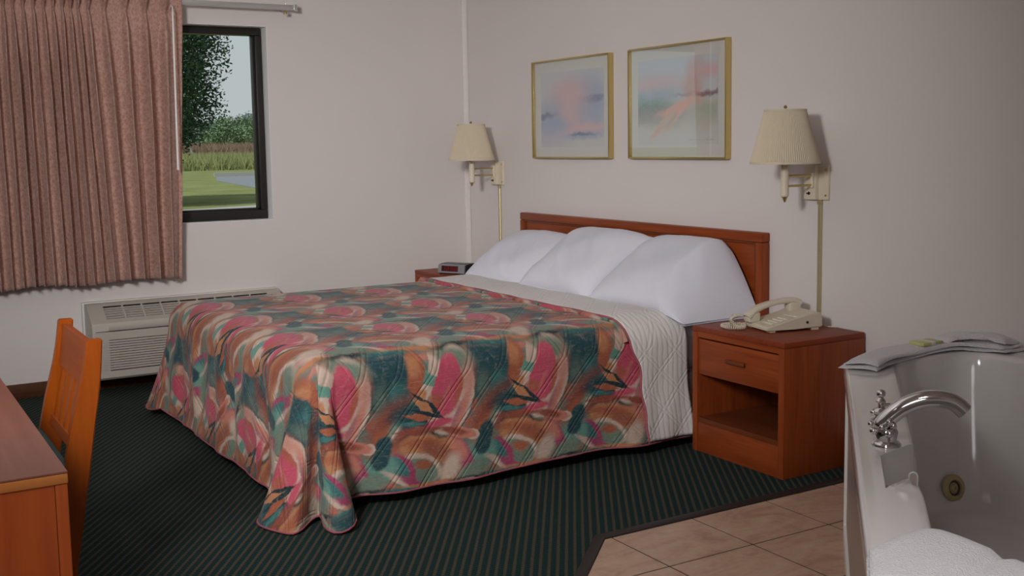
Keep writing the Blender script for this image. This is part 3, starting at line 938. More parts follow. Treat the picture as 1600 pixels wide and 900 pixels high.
# ================================================================== bedspread
BX0, BX1, BY0 = 0.835, 2.515, -2.02
ZTOP, RAD = 0.550, 0.105
def tri(h, k0):   # cumulative profile of a hanging column: returns (horizontal fraction dist, z)
    pass
def hang(E, H, k, zt, off=0.0):
    """point at fraction k down a column from edge point E (x,y) to hem H (x,y,z)"""
    d = Vector((H[0] - E[0], H[1] - E[1])); D = d.length; d = d / D
    r = min(RAD, D * .9)
    ka = 0.16
    if k < ka:
        a = k / ka * PI / 2
        h = (r + off) * math.sin(a); z = zt + off - (r + off) * (1 - math.cos(a))
    else:
        f = (k - ka) / (1 - ka)
        z = (zt - r) + (H[2] - (zt - r)) * f
        g_ = f ** 1.35
        h = r + (D - r) * g_ + off
    return (E[0] + d.x * h, E[1] + d.y * h, z)
# hem control points
right_hem = lambda y: (2.672 + 0.012 * math.sin(y * 7.0) + 0.008 * math.sin(y * 17 + 1), y, 0.050 + 0.006 * math.sin(y * 5))
foot_hem = lambda x: (x, -2.185 + 0.010 * math.sin(x * 6.0 + .6) + 0.004 * math.sin(x * 19), 0.052 + 0.008 * math.sin(x * 4.3))
tail = [(2.655, -1.99, .046), (2.70, -2.005, .040), (2.80, -2.005, .030), (2.862, -2.045, .018), (2.866, -2.100, .010), (2.800, -2.118, .012), (2.700, -2.095, .020), (2.715, -2.135, .016),
        (2.765, -2.185, .010), (2.785, -2.228, .008), (2.735, -2.262, .008), (2.665, -2.292, .010), (2.615, -2.292, .016), (2.590, -2.255, .026), (2.540, -2.205, .040), (2.46, -2.185, .050)]
tail = catmull(tail, 64)
ltail = [(.88, -2.195, .052), (.83, -2.225, .040), (.77, -2.24, .04), (.70, -2.21, .05), (.66, -2.14, .06), (.665, -2.05, .055)]
ltail = catmull(ltail, 20)
cols = []     # (E, H, (u0,v0), dir(u,v), length)
YH = -0.40
NR = 170
for i in range(NR + 1):
    f = i / NR
    y = YH + (BY0 - YH) * f
    hy = YH + (-1.99 - YH) * f
    H = right_hem(hy)
    if i == NR: H = tuple(tail[0])
    m = sstep(f, .94, 1); t0 = tail[0]
    H = (H[0] * (1 - m) + t0.x * m, H[1], H[2] * (1 - m) + t0.z * m)
    cols.append(((BX1, y), H, (BX1, y), (1, 0), .57, 'r'))
n = len(tail) - 1
for i in range(1, n):
    a = i / n * PI / 2
    cols.append(((BX1, BY0), tuple(tail[i]), (BX1, BY0), (math.cos(a), -math.sin(a)), .57 + .14 * math.sin(2 * a), 'c'))
NF = 170
for i in range(NF + 1):
    f = i / NF
    x = BX1 + (BX0 - BX1) * f
    hx = 2.46 + (0.88 - 2.46) * f
    H = foot_hem(hx)
    m = max(sstep(f, .06, 0), sstep(f, .95, 1)); tt = tail[-1] if f < .5 else ltail[0]
    H = (H[0], H[1] * (1 - m) + tt.y * m, H[2] * (1 - m) + tt.z * m)
    cols.append(((x, BY0), H, (x, BY0), (0, -1), .57, 'f'))
n = len(ltail) - 1
for i in range(1, n):
    a = i / n * PI / 2
    cols.append(((BX0, BY0), tuple(ltail[i]), (BX0, BY0), (-math.sin(a), -math.cos(a)), .57 + .10 * math.sin(2 * a), 'c'))
NL = 60
for i in range(NL + 1):
    f = i / NL
    y = BY0 + (YH - BY0) * f
    cols.append(((BX0, y), (0.665, -2.05 + (YH + 2.05) * f, .055), (BX0, y), (-1, 0), .57, 'l'))
def crown(x, y):
    fx = max(0, math.sin(PI * (x - BX0) / (BX1 - BX0))); fy = max(0, math.sin(PI * (y - BY0) / (0 - BY0)))
    return 0.004 * fx ** .5 + 0.0035 * math.sin(x * 9 + y * 4) * fx * fy + 0.003 * math.sin(y * 15 - x * 5) * fx * fy
KV = 52
mb = MB(); uvs = []
for ci, (E, H, uv0, du, Ln, side) in enumerate(cols):
    for j in range(KV + 1):
        k = j / KV
        x, y, z = hang(E, H, k, ZTOP)
        amp = k * (1 - .25 * k)
        if side == 'f':
            # gathered diagonal folds on the foot drop
            s = (x - 0.5 * (0.56 - z))
            q = 0.014 * math.sin(s * 17 + 0.5) + 0.008 * math.sin(s * 31 + 1.9) + .005 * math.sin(s * 53)
            amp = k * (1.3 - 1.15 * k * k) * 1.4
            y -= q * amp * sstep(x, BX0, BX0 + .2)
        elif side == 'r':
            s = (y + 0.35 * (0.56 - z))
            x += (0.008 * math.sin(s * 11 + .4) + 0.005 * math.sin(s * 24 + 2)) * amp
        mb.v.append((x, y, z))
        uvs.append((uv0[0] + du[0] * Ln * k, uv0[1] + du[1] * Ln * k))
W = KV + 1
for c in range(len(cols) - 1):
    for j in range(KV):
        mb.f.append((c * W + j, (c + 1) * W + j, (c + 1) * W + j + 1, c * W + j + 1))
# top surface
NX, NY = 100, 110
k0 = len(mb.v)
for j in range(NY + 1):
    for i in range(NX + 1):
        x = BX0 + (BX1 - BX0) * i / NX; y = BY0 + (YH - BY0) * j / NY
        ed = min(i, NX - i, j) > 0
        mb.v.append((x, y, ZTOP + (crown(x, y) if ed else 0)))
        uvs.append((x, y))
for j in range(NY):
    for i in range(NX):
        a = k0 + j * (NX + 1) + i
        mb.f.append((a, a + 1, a + NX + 2, a + NX + 1))
mb.uv = uvs
sprd = thing('bedspread', (1.7, -1.2, 0.0), 'quilted bedspread printed with pink arches on teal and rust, folded back at the pillows', 'bedspread')
o = build('printed_cover', mb, MAT['spread'], sprd, 70)
# binding round the hem
hem = []
for ci, c in enumerate(cols[:-NL]):
    hem.append(mb.v[ci * W + KV])
pts = [hem[i] for i in range(0, len(hem), 2)]
ob = build('hem_binding', MB().tube([(p[0], p[1], max(p[2], .006)) for p in pts], .0034, 6), MAT['binding'], sprd, 60)
ob['label'] = 'rose binding along the bottom hem of the bedspread'

# folded-back lining flap
YF = -0.415
def flap_edge(k, side):    # y of the flap's free edge; k<0 on the top, else fraction down a side
    if side == 'r':
        return -0.735 + 0.068 * sstep(k, 0.0, 0.35)
    return -0.735
mbl = MB(); uvl = []
OFF = 0.016
NC = 30
rowsx = []
# build a sequence of stations across the bed from left hem to right hem
stations = []
for j in range(24, 0, -1): stations.append(('l', j / 24 * .98))
for i in range(81): stations.append(('t', i / 80))
for j in range(1, 45): stations.append(('r', j / 44 * .975))
edge_pts = []
for (sd, q) in stations:
    for m in range(NC + 1):
        f = m / NC
        if sd == 't':
            x = BX0 + (BX1 - BX0) * q
            ye = -0.735 + 0.006 * math.sin(x * 9) + .004 * math.sin(x * 23)
            y = YF + (ye - YF) * f
            p = (x, y, ZTOP + OFF + 0.004 * math.sin(x * 13 + y * 9) * math.sin(PI * f) + .004 * math.sin(PI * f) + crown(x, y)*.5)
            uv = (x, y)
        elif sd == 'r':
            ye = flap_edge(q, 'r') + 0.004 * math.sin(q * 20)
            y = YF + (ye - YF) * f
            H = right_hem(y)
            p = hang((BX1, y), H, q, ZTOP, OFF)
            p = (p[0] + .004 * math.sin(y * 40 + q * 5) * q + .004 * math.sin(q * 9), p[1], p[2])
            uv = (BX1 + .57 * q, y)
        else:
            y = YF + (-0.735 - YF) * f
            p = hang((BX0, y), (0.665, y, .055), q, ZTOP, OFF)
            uv = (BX0 - .57 * q, y)
        mbl.v.append(p); uvl.append(uv)
    edge_pts.append(p)
Wl = NC + 1
for c in range(len(stations) - 1):
    for m in range(NC):
        mbl.f.append((c * Wl + m, (c + 1) * Wl + m, (c + 1) * Wl + m + 1, c * Wl + m + 1))
mbl.uv = uvl
ol = build('lining_flap', mbl, MAT['lining'], sprd, 70)
ol['label'] = 'cream quilted lining turned back near the pillows'
s_ = ol.modifiers.new('thickness', 'SOLIDIFY'); s_.thickness = 0.010; s_.offset = -1
# print roll along the flap's free edge and the bound seam
def edge_tube(dy, dz, r, lo=0, hi=None, wob=0):
    out = []
    for i, p in enumerate(edge_pts[lo:hi]):
        sd, q = stations[lo + i]
        w_ = wob * math.sin(i * .9) + wob * .6 * math.sin(i * .37)
        if sd == 't': out.append((p[0], p[1] + dy + w_, p[2] + dz))
        elif sd == 'r':
            a = min(q / .16, 1) * PI / 2
            out.append((p[0] + dz * math.sin(a), p[1] + dy + w_, p[2] + dz * math.cos(a)))
        else: out.append((p[0] - dz, p[1] + dy, p[2]))
    return out
tb = MB().tube(edge_tube(0, -.004, .007), .0048, 8)
o = build('flap_binding', tb, MAT['binding'], sprd, 60); o['label'] = 'rose binding along the turned-back edge'
seq = edge_tube(-.014, -.011, .012, 20, 24 + 81 + 6, .004)
tb = MB().tube(seq, [.011 + .003 * math.sin(i * .5) for i in range(len(seq))], 10)
tb.uv = [(p[0], p[1] * 3 + .3) for p in tb.v]
build('flap_print_edge', tb, MAT['spread'], sprd, 60)
# underlying print hem showing below the lining at the near side
# ================================================================== pillows
def pillow(name, cx, W_, cy, cz, Hh, T, slope, yawd, label, seed, droop=False):
    rr = random.Random(seed)
    ph = [rr.uniform(0, 6) for _ in range(8)]
    t0 = thing(name, (cx, cy, cz), label, 'pillow', 'white pillows against the headboard')
    cs, sn = math.cos(math.radians(slope)), math.sin(math.radians(slope))
    cyw, syw = math.cos(math.radians(yawd)), math.sin(math.radians(yawd))
    nu, nv = 56, 40
    def P(fu, fv, sgn):
        a = fu * 2 - 1; b = fv * 2 - 1
        # outline: sides bow in a little between the corners
        xx = a * W_ / 2 * (1 - .035 * (1 - b * b) ) 
        hh = b * Hh / 2 * (1 - .05 * (1 - a * a))
        th = T * max(0, (1 - abs(a) ** 3.2)) ** .55 * max(0, (1 - abs(b) ** 3.0)) ** .55
        th *= 1 + .10 * math.sin(a * 5 + ph[0]) * math.sin(b * 4 + ph[1])
        th += .004 * math.sin(a * 15 + b * 9 + ph[2]) * (1 - a * a) * (1 - b * b)
        if sgn < 0: th *= .75
        n_ = th * sgn
        y = hh * cs - n_ * sn
        z = hh * sn + n_ * cs
        x = xx
        tilt_ = 0.0
        if droop and a > .42:
            tilt_ = ((a - .42) / .58) ** 1.35
        # right / left ends droop
        zz_ = cz + z - 0.02 * abs(a) ** 4
        zz_ += (0.527 + .004 * sgn - zz_) * tilt_
        return (cx + x * cyw - y * syw, cy + x * syw + y * cyw, zz_)
    mb = MB()
    mb.grid(lambda u, v: P(u, v, 1), nu, nv)
    n0 = len(mb.v)
    mb.grid(lambda u, v: P(u, v, -1), nu, nv)
    bm = bmesh.new(); vs = [bm.verts.new(p) for p in mb.v]
    for f in mb.f: bm.faces.new([vs[i] for i in f])
    bmesh.ops.remove_doubles(bm, verts=bm.verts[:], dist=0.0006)
    m2 = MB().bm(bm)
    build('pillow_case', m2, MAT['pillow'], t0, 80)
    # seam round the edge
    out = []
    for k in range(nu): out.append(P(k / nu, 0, 1))
    for k in range(nv): out.append(P(1, k / nv, 1))
    for k in range(nu, 0, -1): out.append(P(k / nu, 1, 1))
    for k in range(nv, 0, -1): out.append(P(0, k / nv, 1))
    if not droop: build('seam', MB().tube(out, .003, 6, closed=True), MAT['pillow'], t0, 60)
    return t0
pillow('pillow', 1.065, 0.63, -0.275, 0.664, 0.48, 0.085, 31, 2, 'white pillow at the left end of the headboard, nearest the clock radio', 1)
pillow('pillow', 1.68, 0.63, -0.280, 0.700, 0.50, 0.095, 33, 0, 'white pillow in the middle, its raised top the highest', 2)
pillow('pillow', 2.335, 0.72, -0.270, 0.700, 0.50, 0.090, 33, 0, 'white pillow at the right end, nearest the telephone', 3, True)

# ================================================================== nightstands
def nightstand():
    x0, x1, y0, y1, h = 2.711, 3.238, -0.448, -0.015, 0.527
    r = thing('nightstand', ((x0 + x1) / 2, (y0 + y1) / 2, 0), 'cherry nightstand with drawer and open shelf between bed and tub', 'nightstand', 'nightstands beside the bed')
    tk = 0.022
    build('side_panel', MB().box(x1 - .030, x1, y0, y1, 0, h - tk - .0005, .003), MAT['cherry_z'], r, 30)
    build('side_panel', MB().box(x0, x0 + .030, y0, y1, 0, h - tk - .0005, .003), MAT['cherry_z'], r, 30)
    build('back_panel', MB().box(x0 + .030, x1 - .030, y1 - .012, y1 - .002, 0.02, h - tk), MAT['cherry_in'], r, 30)
    build('top', MB().box(x0, x1, y0, y1, h - tk, h, .003), MAT['cherry_y'], r, 30)
    build('top_rail', MB().box(x0 + .030, x1 - .030, y0 + .002, y0 + .022, h - tk - .022, h - tk), MAT['cherry_x'], r, 30)
    build('shelf', MB().box(x0 + .030, x1 - .030, y0 + .006, y1 - .012, .125, .145), MAT['cherry_in'], r, 30)
    build('plinth', MB().box(x0 + .030, x1 - .030, y0 + .004, y0 + .024, 0, .1245, .002), MAT['cherry_x'], r, 30)
    build('drawer_box', MB().box(x0 + .036, x1 - .036, y0 + .03, y1 - .02, .345, .475), MAT['cherry_in'], r, 30)
    dr = build('drawer', MB().box(x0 + .034, x1 - .034, y0 + .006, y0 + .026, .328, .4755, .002), MAT['cherry_x'], r, 30)
    xc = (x0 + x1) / 2
    mb = MB().box(xc - .055, xc + .055, y0 - .012, y0 - .002, .402, .418, .004)
    mb.box(xc - .045, xc - .030, y0 - .004, y0 + .008, .403, .416); mb.box(xc + .030, xc + .045, y0 - .004, y0 + .008, .403, .416)
    build('handle', mb, MAT['cherry_in'], dr, 30)
    return r
ns = nightstand()
ns2 = copy_tree(ns)
ns2.location = (0.375, ns.location.y - .01, 0)
ns2['label'] = 'cherry nightstand on the far side of the bed, under the clock radio'

# ================================================================== clock radio
ck = thing('clock_radio', (0.44, -0.34, 0.527), 'silver and black clock radio on the far nightstand', 'clock radio')
def rot(p, ang, c):
    x, y = p[0] - c[0], p[1] - c[1]
    return (c[0] + x * math.cos(ang) - y * math.sin(ang), c[1] + x * math.sin(ang) + y * math.cos(ang), p[2])
CA = math.radians(28)
CC = (0.44, -0.34)
def cbuild(name, mb, mat, parent=ck):
    mb.v = [rot(p, CA, CC) for p in mb.v]
    return build(name, mb, mat, parent, 35)
# local frame: front faces -y
def yz_ext(mb, prof, x0, x1):
    n = len(prof)
    vs = [(x0, y, z) for y, z in prof] + [(x1, y, z) for y, z in prof]
    fs = [tuple(range(n)), tuple(range(2 * n - 1, n - 1, -1))]
    fs += [(i, n + i, n + (i + 1) % n, (i + 1) % n) for i in range(n)]
    return mb.add(vs, fs)
zb = 0.527
mb = MB(); yz_ext(mb, [(-.395, zb + .006), (-.255, zb + .006), (-.250, zb + .020), (-.255, zb + .052), (-.29, zb + .060), (-.36, zb + .060), (-.388, zb + .054)], 0.345, 0.535)
cbuild('body', mb, MAT['black'])
mb = MB(); yz_ext(mb, [(-.404, zb + .008), (-.392, zb + .004), (-.382, zb + .004), (-.382, zb + .058), (-.388, zb + .058), (-.397, zb + .053)], 0.347, 0.533)
cbuild('front_bezel', mb, MAT['grey_plastic'])
mb = MB(); yz_ext(mb, [(-.4045, zb + .018), (-.402, zb + .018), (-.397, zb + .050), (-.3995, zb + .050)], 0.372, 0.488)
cbuild('display', mb, MAT['smoke'])
red = NT('red_led'); em = red.n('ShaderNodeEmission'); em.inputs[0].default_value = (0.30, 0.03, 0.035, 1); em.inputs[1].default_value = .45
red.l(em.outputs[0], red.out.inputs[0])
mb = MB()
SEG = {'1': 'bc', '2': 'abged', '8': 'abcdefg', '0': 'abcdef'}
for i, ch in enumerate('1200'):
    bx = 0.383 + i * .026 + (.004 if i > 1 else 0); s = .016; hgt_ = .022
    zc = zb + .023
    def seg(xa, xb, za, zb_):
        ya = -.4049 + (za - zb - .018) * .17; mb.box(bx + xa, bx + xb, ya - .0008, ya + .0006, za, zb_)
    m = {'a': (0, s, hgt_ - .002, hgt_), 'g': (0, s, hgt_ / 2 - .001, hgt_ / 2 + .001), 'd': (0, s, 0, .002), 'f': (0, .003, hgt_ / 2, hgt_), 'b': (s - .003, s, hgt_ / 2, hgt_), 'e': (0, .003, 0, hgt_ / 2), 'c': (s - .003, s, 0, hgt_ / 2)}
    for q in SEG[ch]:
        xa, xb, za, zb_ = m[q]; seg(xa, xb, zc + za, zc + zb_)
cbuild('digits', mb, red.m)
mb = MB()
for i in range(5): mb.box(0.375 + i * .027, 0.395 + i * .027, -.345, -.325, zb + .0595, zb + .0635, .001)
cbuild('button_row', mb, MAT['grey_plastic'])
mb = MB()
for x in (.36, .52):
    for y in (-.385, -.265): mb.box(x - .008, x + .008, y - .008, y + .008, zb, zb + .0065)
cbuild('rubber_feet', mb, MAT['black'])['kind'] = 'stuff'
pts = catmull([(0.50, -0.24, zb + .03), (0.53, -0.19, zb + .055), (0.565, -0.13, zb + .05), (0.60, -0.07, zb + .012), (0.61, -0.035, zb + .003)], 24)
build('power_cord', MB().tube(pts, .0026, 6), MAT['black'], ck, 60)

# ================================================================== telephone
ph = thing('telephone', (2.99, -0.20, 0.527), 'almond desk telephone on the near nightstand', 'telephone')
z0 = 0.527
TA = math.radians(-13)
TC = (2.985, -0.20)
def tb_(name, mb, mat, parent=ph, sm=35):
    mb.v = [rot(p, TA, TC) for p in mb.v]
    return build(name, mb, mat, parent, sm)
# body: wedge, low at the front (-y), tall at the back
bx0, bx1 = 2.885, 3.068
yf, yb_ = -0.325, -0.075
prof = [(yf, z0 + .006), (yf - .004, z0 + .012), (yf + .002, z0 + .022), (-0.21, z0 + .046), (-0.135, z0 + .066), (yb_ - .012, z0 + .070), (yb_, z0 + .060), (yb_ + .002, z0 + .012), (yb_ - .005, z0 + .010), (-.2, z0 + .008)]
bm = bmesh.new()
n = len(prof)
va = [bm.verts.new((bx0, y, z)) for y, z in prof]; vb = [bm.verts.new((bx1, y, z)) for y, z in prof]
bm.faces.new(va); bm.faces.new(list(reversed(vb)))
for i in range(n): bm.faces.new((va[i], vb[i], vb[(i + 1) % n], va[(i + 1) % n]))
bmesh.ops.bevel(bm, geom=bm.edges[:], offset=.004, segments=2, affect='EDGES')
tb_('phone_base', MB().bm(bm), MAT['almond'])
mb = MB()
for x in (bx0 + .02, bx1 - .02):
    mb.box(x - .015, x + .015, yb_ - .045, yb_ - .015, z0, z0 + .012); mb.box(x - .012, x + .012, yf + .015, yf + .04, z0, z0 + .01)
tb_('phone_feet', mb, MAT['almond'])['kind'] = 'stuff'
# cradle pads
# keypad
sl = math.atan2(.024, .112)
for r_ in range(4):
    for c_ in range(3):
        y = -0.292 + r_ * .022; x = 2.975 + c_ * .022
        z = z0 + .022 + (y - (yf + .002)) * .024 / .112
        tb_('phone_key', MB().box(x, x + .016, y, y + .013, z - .002, z + .0045, .0015), MAT['almond_key'])
tb_('speed_dial_card', MB().box(2.975, 3.05, -0.195, -0.15, z0 + .052, z0 + .056, .001), MAT['almond_key'])
o = tb_('side_jack', MB().lathe([(.0055, 0), (.0055, .0025)], (bx1 - .001, -0.145, z0 + .033), 12, (1, 0, 0)), MAT['black'])
# handset: arched bar along y on the left of the base
def handset(fu, fv):
    # fu along, fv around
    s = fu
    y = -0.338 + s * 0.245
    zc = z0 + .072 + 0.032 * math.sin(PI * min(1, s * 1.02) ** .9) + .012 * s
    return y, zc
mb = MB()
hp = catmull([(2.922, -0.335, z0 + .044), (2.922, -0.300, z0 + .072), (2.922, -0.240, z0 + .092), (2.922, -0.180, z0 + .101), (2.922, -0.125, z0 + .103), (2.922, -0.095, z0 + .092)], 30)
vs = []; fs = []
for i, p in enumerate(hp):
    f = i / (len(hp) - 1)
    wd = .023 + .004 * abs(2 * f - 1) ** 2
    tk = .010 + .003 * abs(2 * f - 1)
    d = (hp[min(i + 1, len(hp) - 1)] - hp[max(i - 1, 0)]).normalized()
    nrm = Vector((0, -d.z, d.y))
    for j in range(16):
        a = 2 * PI * j / 16
        ca, sa = math.cos(a), math.sin(a)
        ex = math.copysign(abs(ca) ** .6, ca) * wd; en = math.copysign(abs(sa) ** .6, sa) * tk
        vs.append(p + Vector((1, 0, 0)) * ex + nrm * en)
for i in range(len(hp) - 1):
    for j in range(16):
        fs.append((i * 16 + j, i * 16 + (j + 1) % 16, (i + 1) * 16 + (j + 1) % 16, (i + 1) * 16 + j))
fs += [tuple(range(15, -1, -1)), tuple((len(hp) - 1) * 16 + j for j in range(16))]
mb.add(vs, fs)
mb.box(2.898, 2.946, -0.338, -0.282, z0 + .022, z0 + .066, .010, 3)
mb.box(2.898, 2.946, -0.150, -0.092, z0 + .056, z0 + .098, .010, 3)
tb_('handset', mb, MAT['almond'], ph, 45)
# coiled cord
path = catmull([(2.915, -0.345, z0 + .05), (2.90, -0.372, z0 + .050), (2.895, -0.392, z0 + .034), (2.93, -0.385, z0 + .012), (2.955, -0.365, z0 + .011), (2.96, -0.395, z0 + .011), (2.93, -0.425, z0 + .011), (2.885, -0.425, z0 + .011), (2.868, -0.395, z0 + .011), (2.885, -0.360, z0 + .012), (2.905, -0.33, z0 + .012)], 330)
mb = MB()
cp = []
prevu = None
for i, p in enumerate(path):
    d = (path[min(i + 1, len(path) - 1)] - path[max(i - 1, 0)]).normalized()
    u = Vector((0, 0, 1)) - d * d.z
    u = u.normalized() if u.length > .05 else Vector((1, 0, 0))
    w_ = d.cross(u)
    a = i * 1.15
    rr = .0068 * min(1, i / 30)
    q = p + (u * math.cos(a) + w_ * math.sin(a)) * rr
    q.z = max(q.z, z0 + .003)
    cp.append(q)
mb.tube(cp, .0026, 6)
tb_('coiled_cord', mb, MAT['almond'], ph, 60)
build('line_cord', MB().tube(catmull([(3.05, -0.07, z0 + .02), (3.06, -0.045, z0 + .004), (3.085, -0.035, z0 + .003), (3.105, -0.020, z0 + .003)], 14), .0022, 6), MAT['almond'], ph, 60)

# ================================================================== wall lamps
def wall_lamp():
    cx, d = 2.972, 0.192
    r = thing('wall_lamp', (cx, -0.0, 1.04), 'swing-arm wall lamp with cream pleated shade above the telephone', 'wall lamp', 'wall lamps beside the headboard')
    mb = MB().box(cx - .030, cx + .062, -0.014, -0.0005, 1.040, 1.180, .002)
    build('wall_plate', mb, MAT['ivory'], r, 30)
    build('mount_block', MB().box(cx - .052, cx + .012, -0.034, -0.0005, 1.0405, 1.1795, .003), MAT['ivory'], r, 30)
    for z in (1.058, 1.164):
        build('screw', MB().lathe([(.005, 0), (.004, .003)], (cx + .050, -0.0139, z), 8, (0, -1, 0)), MAT['brass'], r, 40)
    build('switch', MB().lathe([(.007, 0), (.007, .003), (.003, .004), (.003, .014)], (cx - .022, -0.0335, 1.066), 10, (0, -1, 0)), MAT['black'], r, 40)
    for z in (1.100, 1.140):
        build('arm', MB().tube([(cx, -d, z), (cx, -0.03, z)], .0048, 10), MAT['brass'], r, 60)
    for z in (1.09,):
        build('pivot', MB().lathe([(.008, 0), (.008, .062)], (cx, -0.040, z), 12), MAT['ivory'], r, 40)
    build('stem', MB().lathe([(.013, 1.058), (.0165, 1.062), (.0165, 1.235), (.010, 1.24)], (cx, -d, 0), 20), MAT['ivory'], r, 40)
    build('bottom_finial', MB().lathe([(.002, 1.036), (.006, 1.042), (.009, 1.050), (.013, 1.0575)], (cx, -d, 0), 14), MAT['brass'], r, 50)
    N = 96
    mb = MB()
    prof = [(.1370, 1.192), (.1375, 1.200), (.110, 1.300), (.0835, 1.398), (.083, 1.404), (.081, 1.404), (.0815, 1.398), (.108, 1.300), (.1355, 1.200), (.135, 1.192)]
    mb.lathe(prof, (cx, -d, 0), N * 2, mod=lambda j: 1.0 if j % 2 else .982, cap=False)
    nseg = N * 2
    for j in range(nseg):
        mb.f.append((j, (j + 1) % nseg, (len(prof) - 1) * nseg + (j + 1) % nseg, (len(prof) - 1) * nseg + j))
    build('shade', mb, MAT['shade'], r, 25)
    mb = MB().lathe([(.1385, 1.190), (.1390, 1.196), (.1376, 1.200)], (cx, -d, 0), 64, cap=False)
    build('shade_trim', mb, MAT['shade'], r, 60)
    mb = MB()
    mb.lathe([(.0836, 1.397), (.0846, 1.402), (.0835, 1.406)], (cx, -d, 0), 64, cap=False)
    build('shade_trim', mb, MAT['shade'], r, 60)
    mb = MB()
    for a in (0, PI * 2 / 3, PI * 4 / 3):
        mb.tube([(cx, -d, 1.395), (cx + .081 * math.cos(a), -d + .081 * math.sin(a), 1.400)], .0018, 6)
    mb.tube([(cx, -d, 1.24), (cx, -d, 1.40)], .003, 6)
    build('shade_spider', mb, MAT['brass'], r, 60)
    build('top_finial', MB().lathe([(.004, 1.398), (.007, 1.406), (.005, 1.411), (.008, 1.416), (.002, 1.423)], (cx, -d, 0), 12), MAT['brass'], r, 50)
    return r
lp = wall_lamp()
lp2 = copy_tree(lp)
lp2.location.x = 0.378
lp2['label'] = 'swing-arm wall lamp with cream pleated shade in the room corner, above the clock radio'
def cord_cover(cx, label):
    mb = MB()
    prof = [(-.010, 0), (-.010, -.006), (-.006, -.011), (.006, -.011), (.010, -.006), (.010, 0)]
    n = len(prof)
    vs = [(cx + a, b - .0006, .40) for a, b in prof] + [(cx + a, b - .0006, 1.040) for a, b in prof]
    fs = [tuple(range(n)), tuple(range(2 * n - 1, n - 1, -1))] + [(i, n + i, n + (i + 1) % n, (i + 1) % n) for i in range(n)]
    mb.add(vs, fs)
    c = thing('cord_cover', (cx, 0, .40), label, 'cord cover', 'brass cord covers')
    build('channel', mb, MAT['brass_cover'], c, 30)
    build('end_clip', MB().box(cx - .0115, cx + .0115, -.0125, -.0006, 1.020, 1.0395, .001), MAT['brass_cover'], c, 30)
    return c
cord_cover(2.985, 'brass cord cover running from the right lamp down behind telephone')
cord_cover(0.385, 'brass cord cover running from the corner lamp down to the far nightstand')
# thin pull string of the corner lamp
# ================================================================== pictures
def picture(x0, x1, z0, z1, label, mat, ax0, ax1, az0, az1, sign):
    p = thing('framed_picture', ((x0 + x1) / 2, -0.01, z0), label, 'picture', 'framed abstract prints above the headboard')
    fr = .0085
    yb, yfr = -0.002, -0.034
    build('frame_side', MB().box(x0, x0 + fr, yfr, yb, z0, z1, .0015), MAT['gold'], p, 30)
    build('frame_side', MB().box(x1 - fr, x1, yfr, yb, z0, z1, .0015), MAT['gold'], p, 30)
    build('frame_rail', MB().box(x0 + fr, x1 - fr, yfr, yb, z0, z0 + fr, .0015), MAT['gold'], p, 30)
    build('frame_rail', MB().box(x0 + fr, x1 - fr, yfr, yb, z1 - fr, z1, .0015), MAT['gold'], p, 30)
    build('mat_board', MB().box(x0 + fr, x1 - fr, -0.012, -0.004, z0 + fr, z1 - fr), MAT['matboard'], p, 0)
    W_, H_ = x1 - x0, z1 - z0
    # art sheet: local origin at its centre
    cx, cz = x0 + W_ * (ax0 + ax1) / 2, z0 + H_ * (az0 + az1) / 2
    hw, hh = W_ * (ax1 - ax0) / 2, H_ * (az1 - az0) / 2
    me = MB().box(-hw, hw, -.0006, .0006, -hh, hh)
    o = build('print', me, mat, p, 0, local=True)
    o.location = (cx - p.location.x, -0.0132 - p.location.y, cz - p.location.z)
    if sign:
        mb = MB(); rr = random.Random(5)
        x = cx + hw * .30; zz = cz - hh * .91
        while x < cx + hw * .92:
            h = rr.uniform(.003, .008); a = rr.uniform(-.002, .002)
            mb.add([(x, -.0141, zz), (x + .0018, -.0141, zz), (x + .0018 + a, -.0141, zz + h), (x + a, -.0141, zz + h)], [(0, 1, 2, 3)])
            if rr.random() < .5: mb.add([(x, -.0141, zz + h * .4), (x + .008, -.0141, zz + h * .5), (x + .008, -.0141, zz + h * .5 + .0015), (x, -.0141, zz + h * .4 + .0015)], [(0, 1, 2, 3)])
            x += rr.uniform(.007, .016)
        build('signature_scribble', mb, MAT['pencil'], p, 0)
    build('glazing', MB().box(x0 + fr, x1 - fr, -0.0290, -0.0270, z0 + fr, z1 - fr), MAT['picture_glass'], p, 0)
    return p
MAT['matboard'] = plain('pale_mat_board', (0.72, 0.70, 0.66, 1), 0.9, var=0.01)
MAT['pencil'] = plain('grey_pencil', (0.30, 0.29, 0.28, 1), 0.9)
paper = (0.70, 0.68, 0.65, 1)
bl = rgb(126, 136, 152, 2.0); bd = rgb(98, 102, 128, 1.9); pk = rgb(166, 140, 141, 2.0); lav = rgb(146, 140, 152, 2.1)
S1 = [(0, .13, .40, .14, 0, rgb(150, 152, 156, 2.1), .8), (.14, .04, .20, .12, 0, bl, .7), (.16, .045, .17, .018, 2, bd, .5),
      (-.03, .06, .17, .10, 0, pk, .7), (-.25, -.06, .16, .09, 20, bl, .7), (-.26, -.035, .14, .016, 3, bd, .6), (0, -.07, .20, .07, 12, bl, .7, 'E', .8),
      (.02, -.04, .14, .055, 0, pk, .7), (.2, -.04, .14, .07, 0, bl, .8, 'E', .7), (.14, -.115, .22, .035, 2, pk, .6), (.12, -.14, .20, .022, 2, bl, .6), (.10, -.135, .12, .008, 2, bd, .6),
      (-.2, -.17, .16, .07, 0, lav, .8, 'E', .7), (-.15, -.08, .10, .04, 0, bl, .8)]
